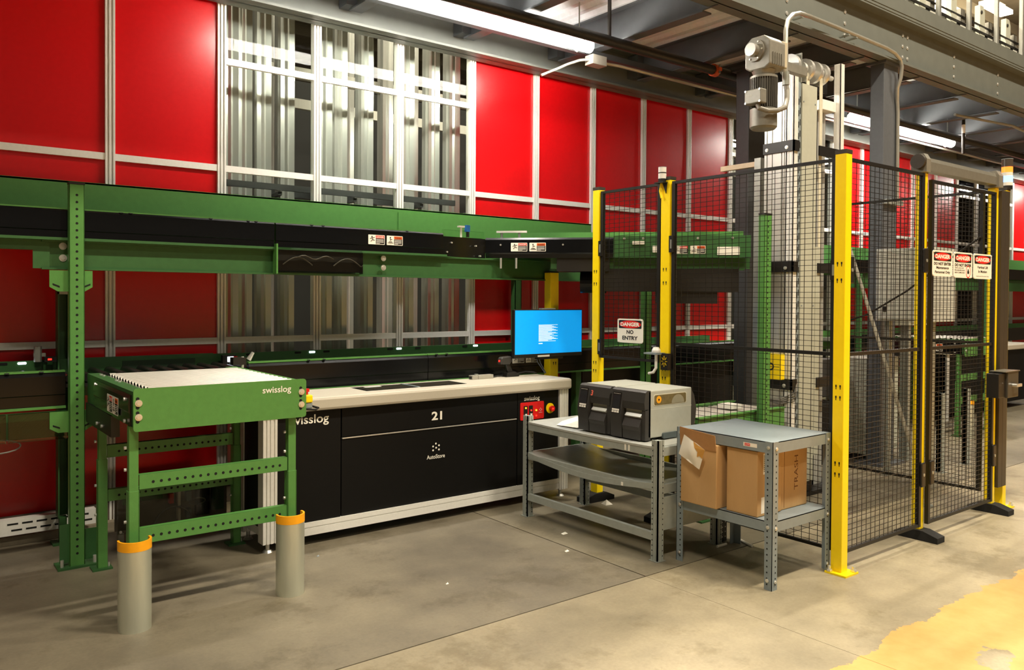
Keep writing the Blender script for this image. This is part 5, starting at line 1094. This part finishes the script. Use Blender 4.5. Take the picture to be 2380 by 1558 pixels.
lc2 = thing('roller_conveyor', 'distant lower conveyor behind the far roller table at the right', 'conveyor', (12, 5.2, 0.9))
bx(8.9, 22, 5.02, 5.05, 0.885, 1.075).build('side_cover', GLOSSBLK, lc2); bx(8.9, 22, 5.5, 5.53, 0.88, 1.11).build('far_side_frame', GREEN, lc2); bx(8.9, 22, 5.05, 5.5, 1.0, 1.03).build('bed', ZINC, lc2)
for x in (9.0, 12.5, 16): bx(x, x + 0.07, 5.06, 5.12, 0, 0.9).build('support_leg', DGREEN, lc2)
t = thing('bin_stack', 'black plastic machinery inside the enclosure behind the front mesh panel', 'machine', (6.5, 4.2, 0))
bx(6.4, 7.0, 4.0, 4.5, 0.0, 0.55).build('base_unit', BLK, t, bevel=0.01); bx(6.45, 6.95, 4.05, 4.45, 0.6, 0.95).build('upper_unit', PRD, t, bevel=0.01); bx(6.5, 6.55, 4.2, 4.3, 0.55, 0.6).box(6.85, 6.9, 4.2, 4.3, 0.55, 0.6).build('spacer', ZINC, t)

# ------------------------------------------------------------------ litter on the floor
for i, (x, y, s, lab) in enumerate(((3.384, 3.804, 0.022, 'cream paper scrap on the floor in front of the steel rack'), (3.161, 3.53, 0.014, 'small white paper scrap on the floor left of the rack upright'), (2.3, 3.5, 0.008, 'tiny white chip on the dark floor in front of the workstation'), (1.95, 4.32, 0.008, 'tiny dark grey chip on the floor near the right leg guard'))):
    o = MB().add([(x - s, y - s * .6, 0.0005), (x + s, y - s * .4, 0.0005), (x + s * .8, y + s * .6, 0.006), (x - s * .7, y + s * .7, 0.0005), (x - s, y - s * .6, 0.002), (x + s, y - s * .4, 0.002), (x + s * .8, y + s * .6, 0.0075), (x - s * .7, y + s * .7, 0.002)], [(0, 3, 2, 1), (4, 5, 6, 7), (0, 1, 5, 4), (1, 2, 6, 5), (2, 3, 7, 6), (3, 0, 4, 7)]).build('paper_scrap', PAPER if i < 3 else GREY); tag(o, lab, 'litter')
o = MB().add([(4.09, 4.15, 0.0), (4.15, 4.14, 0.0), (4.16, 4.2, 0.0), (4.1, 4.21, 0), (4.115, 4.17, 0.035)], [(0, 1, 4), (1, 2, 4), (2, 3, 4), (3, 0, 4), (0, 3, 2, 1)]).build('crumpled_paper', PAPER); tag(o, 'crumpled white paper on the floor under the rack', 'litter')
for a, c, lab in (((3.93, 3.04, 0.008), (4.02, 3.043, 0.008), 'short pale wooden stick on the floor behind the table'), ((4.16, 3.05, 0.008), (4.11, 2.92, 0.008), 'longer pale stick on the floor beside the mesh panel')):
    tag(MB().tube([a, c], 0.008, 6).build('stick', PAPER), lab, 'litter')
t = thing('rack_leg', 'dark punched steel leg standing on the floor behind the table', 'post', (4.05, 3.12, 0)); bx(4.04, 4.10, 3.10, 3.105, 0, 0.30).box(4.04, 4.045, 3.10, 3.15, 0, .3).build('angle', BLK, t)
holes(t, [(4.056 + 0.028 * j, 3.0992, 0.03 + 0.03 * i) for i in range(8) for j in range(2)], FY, 0.004, m=PAPER)
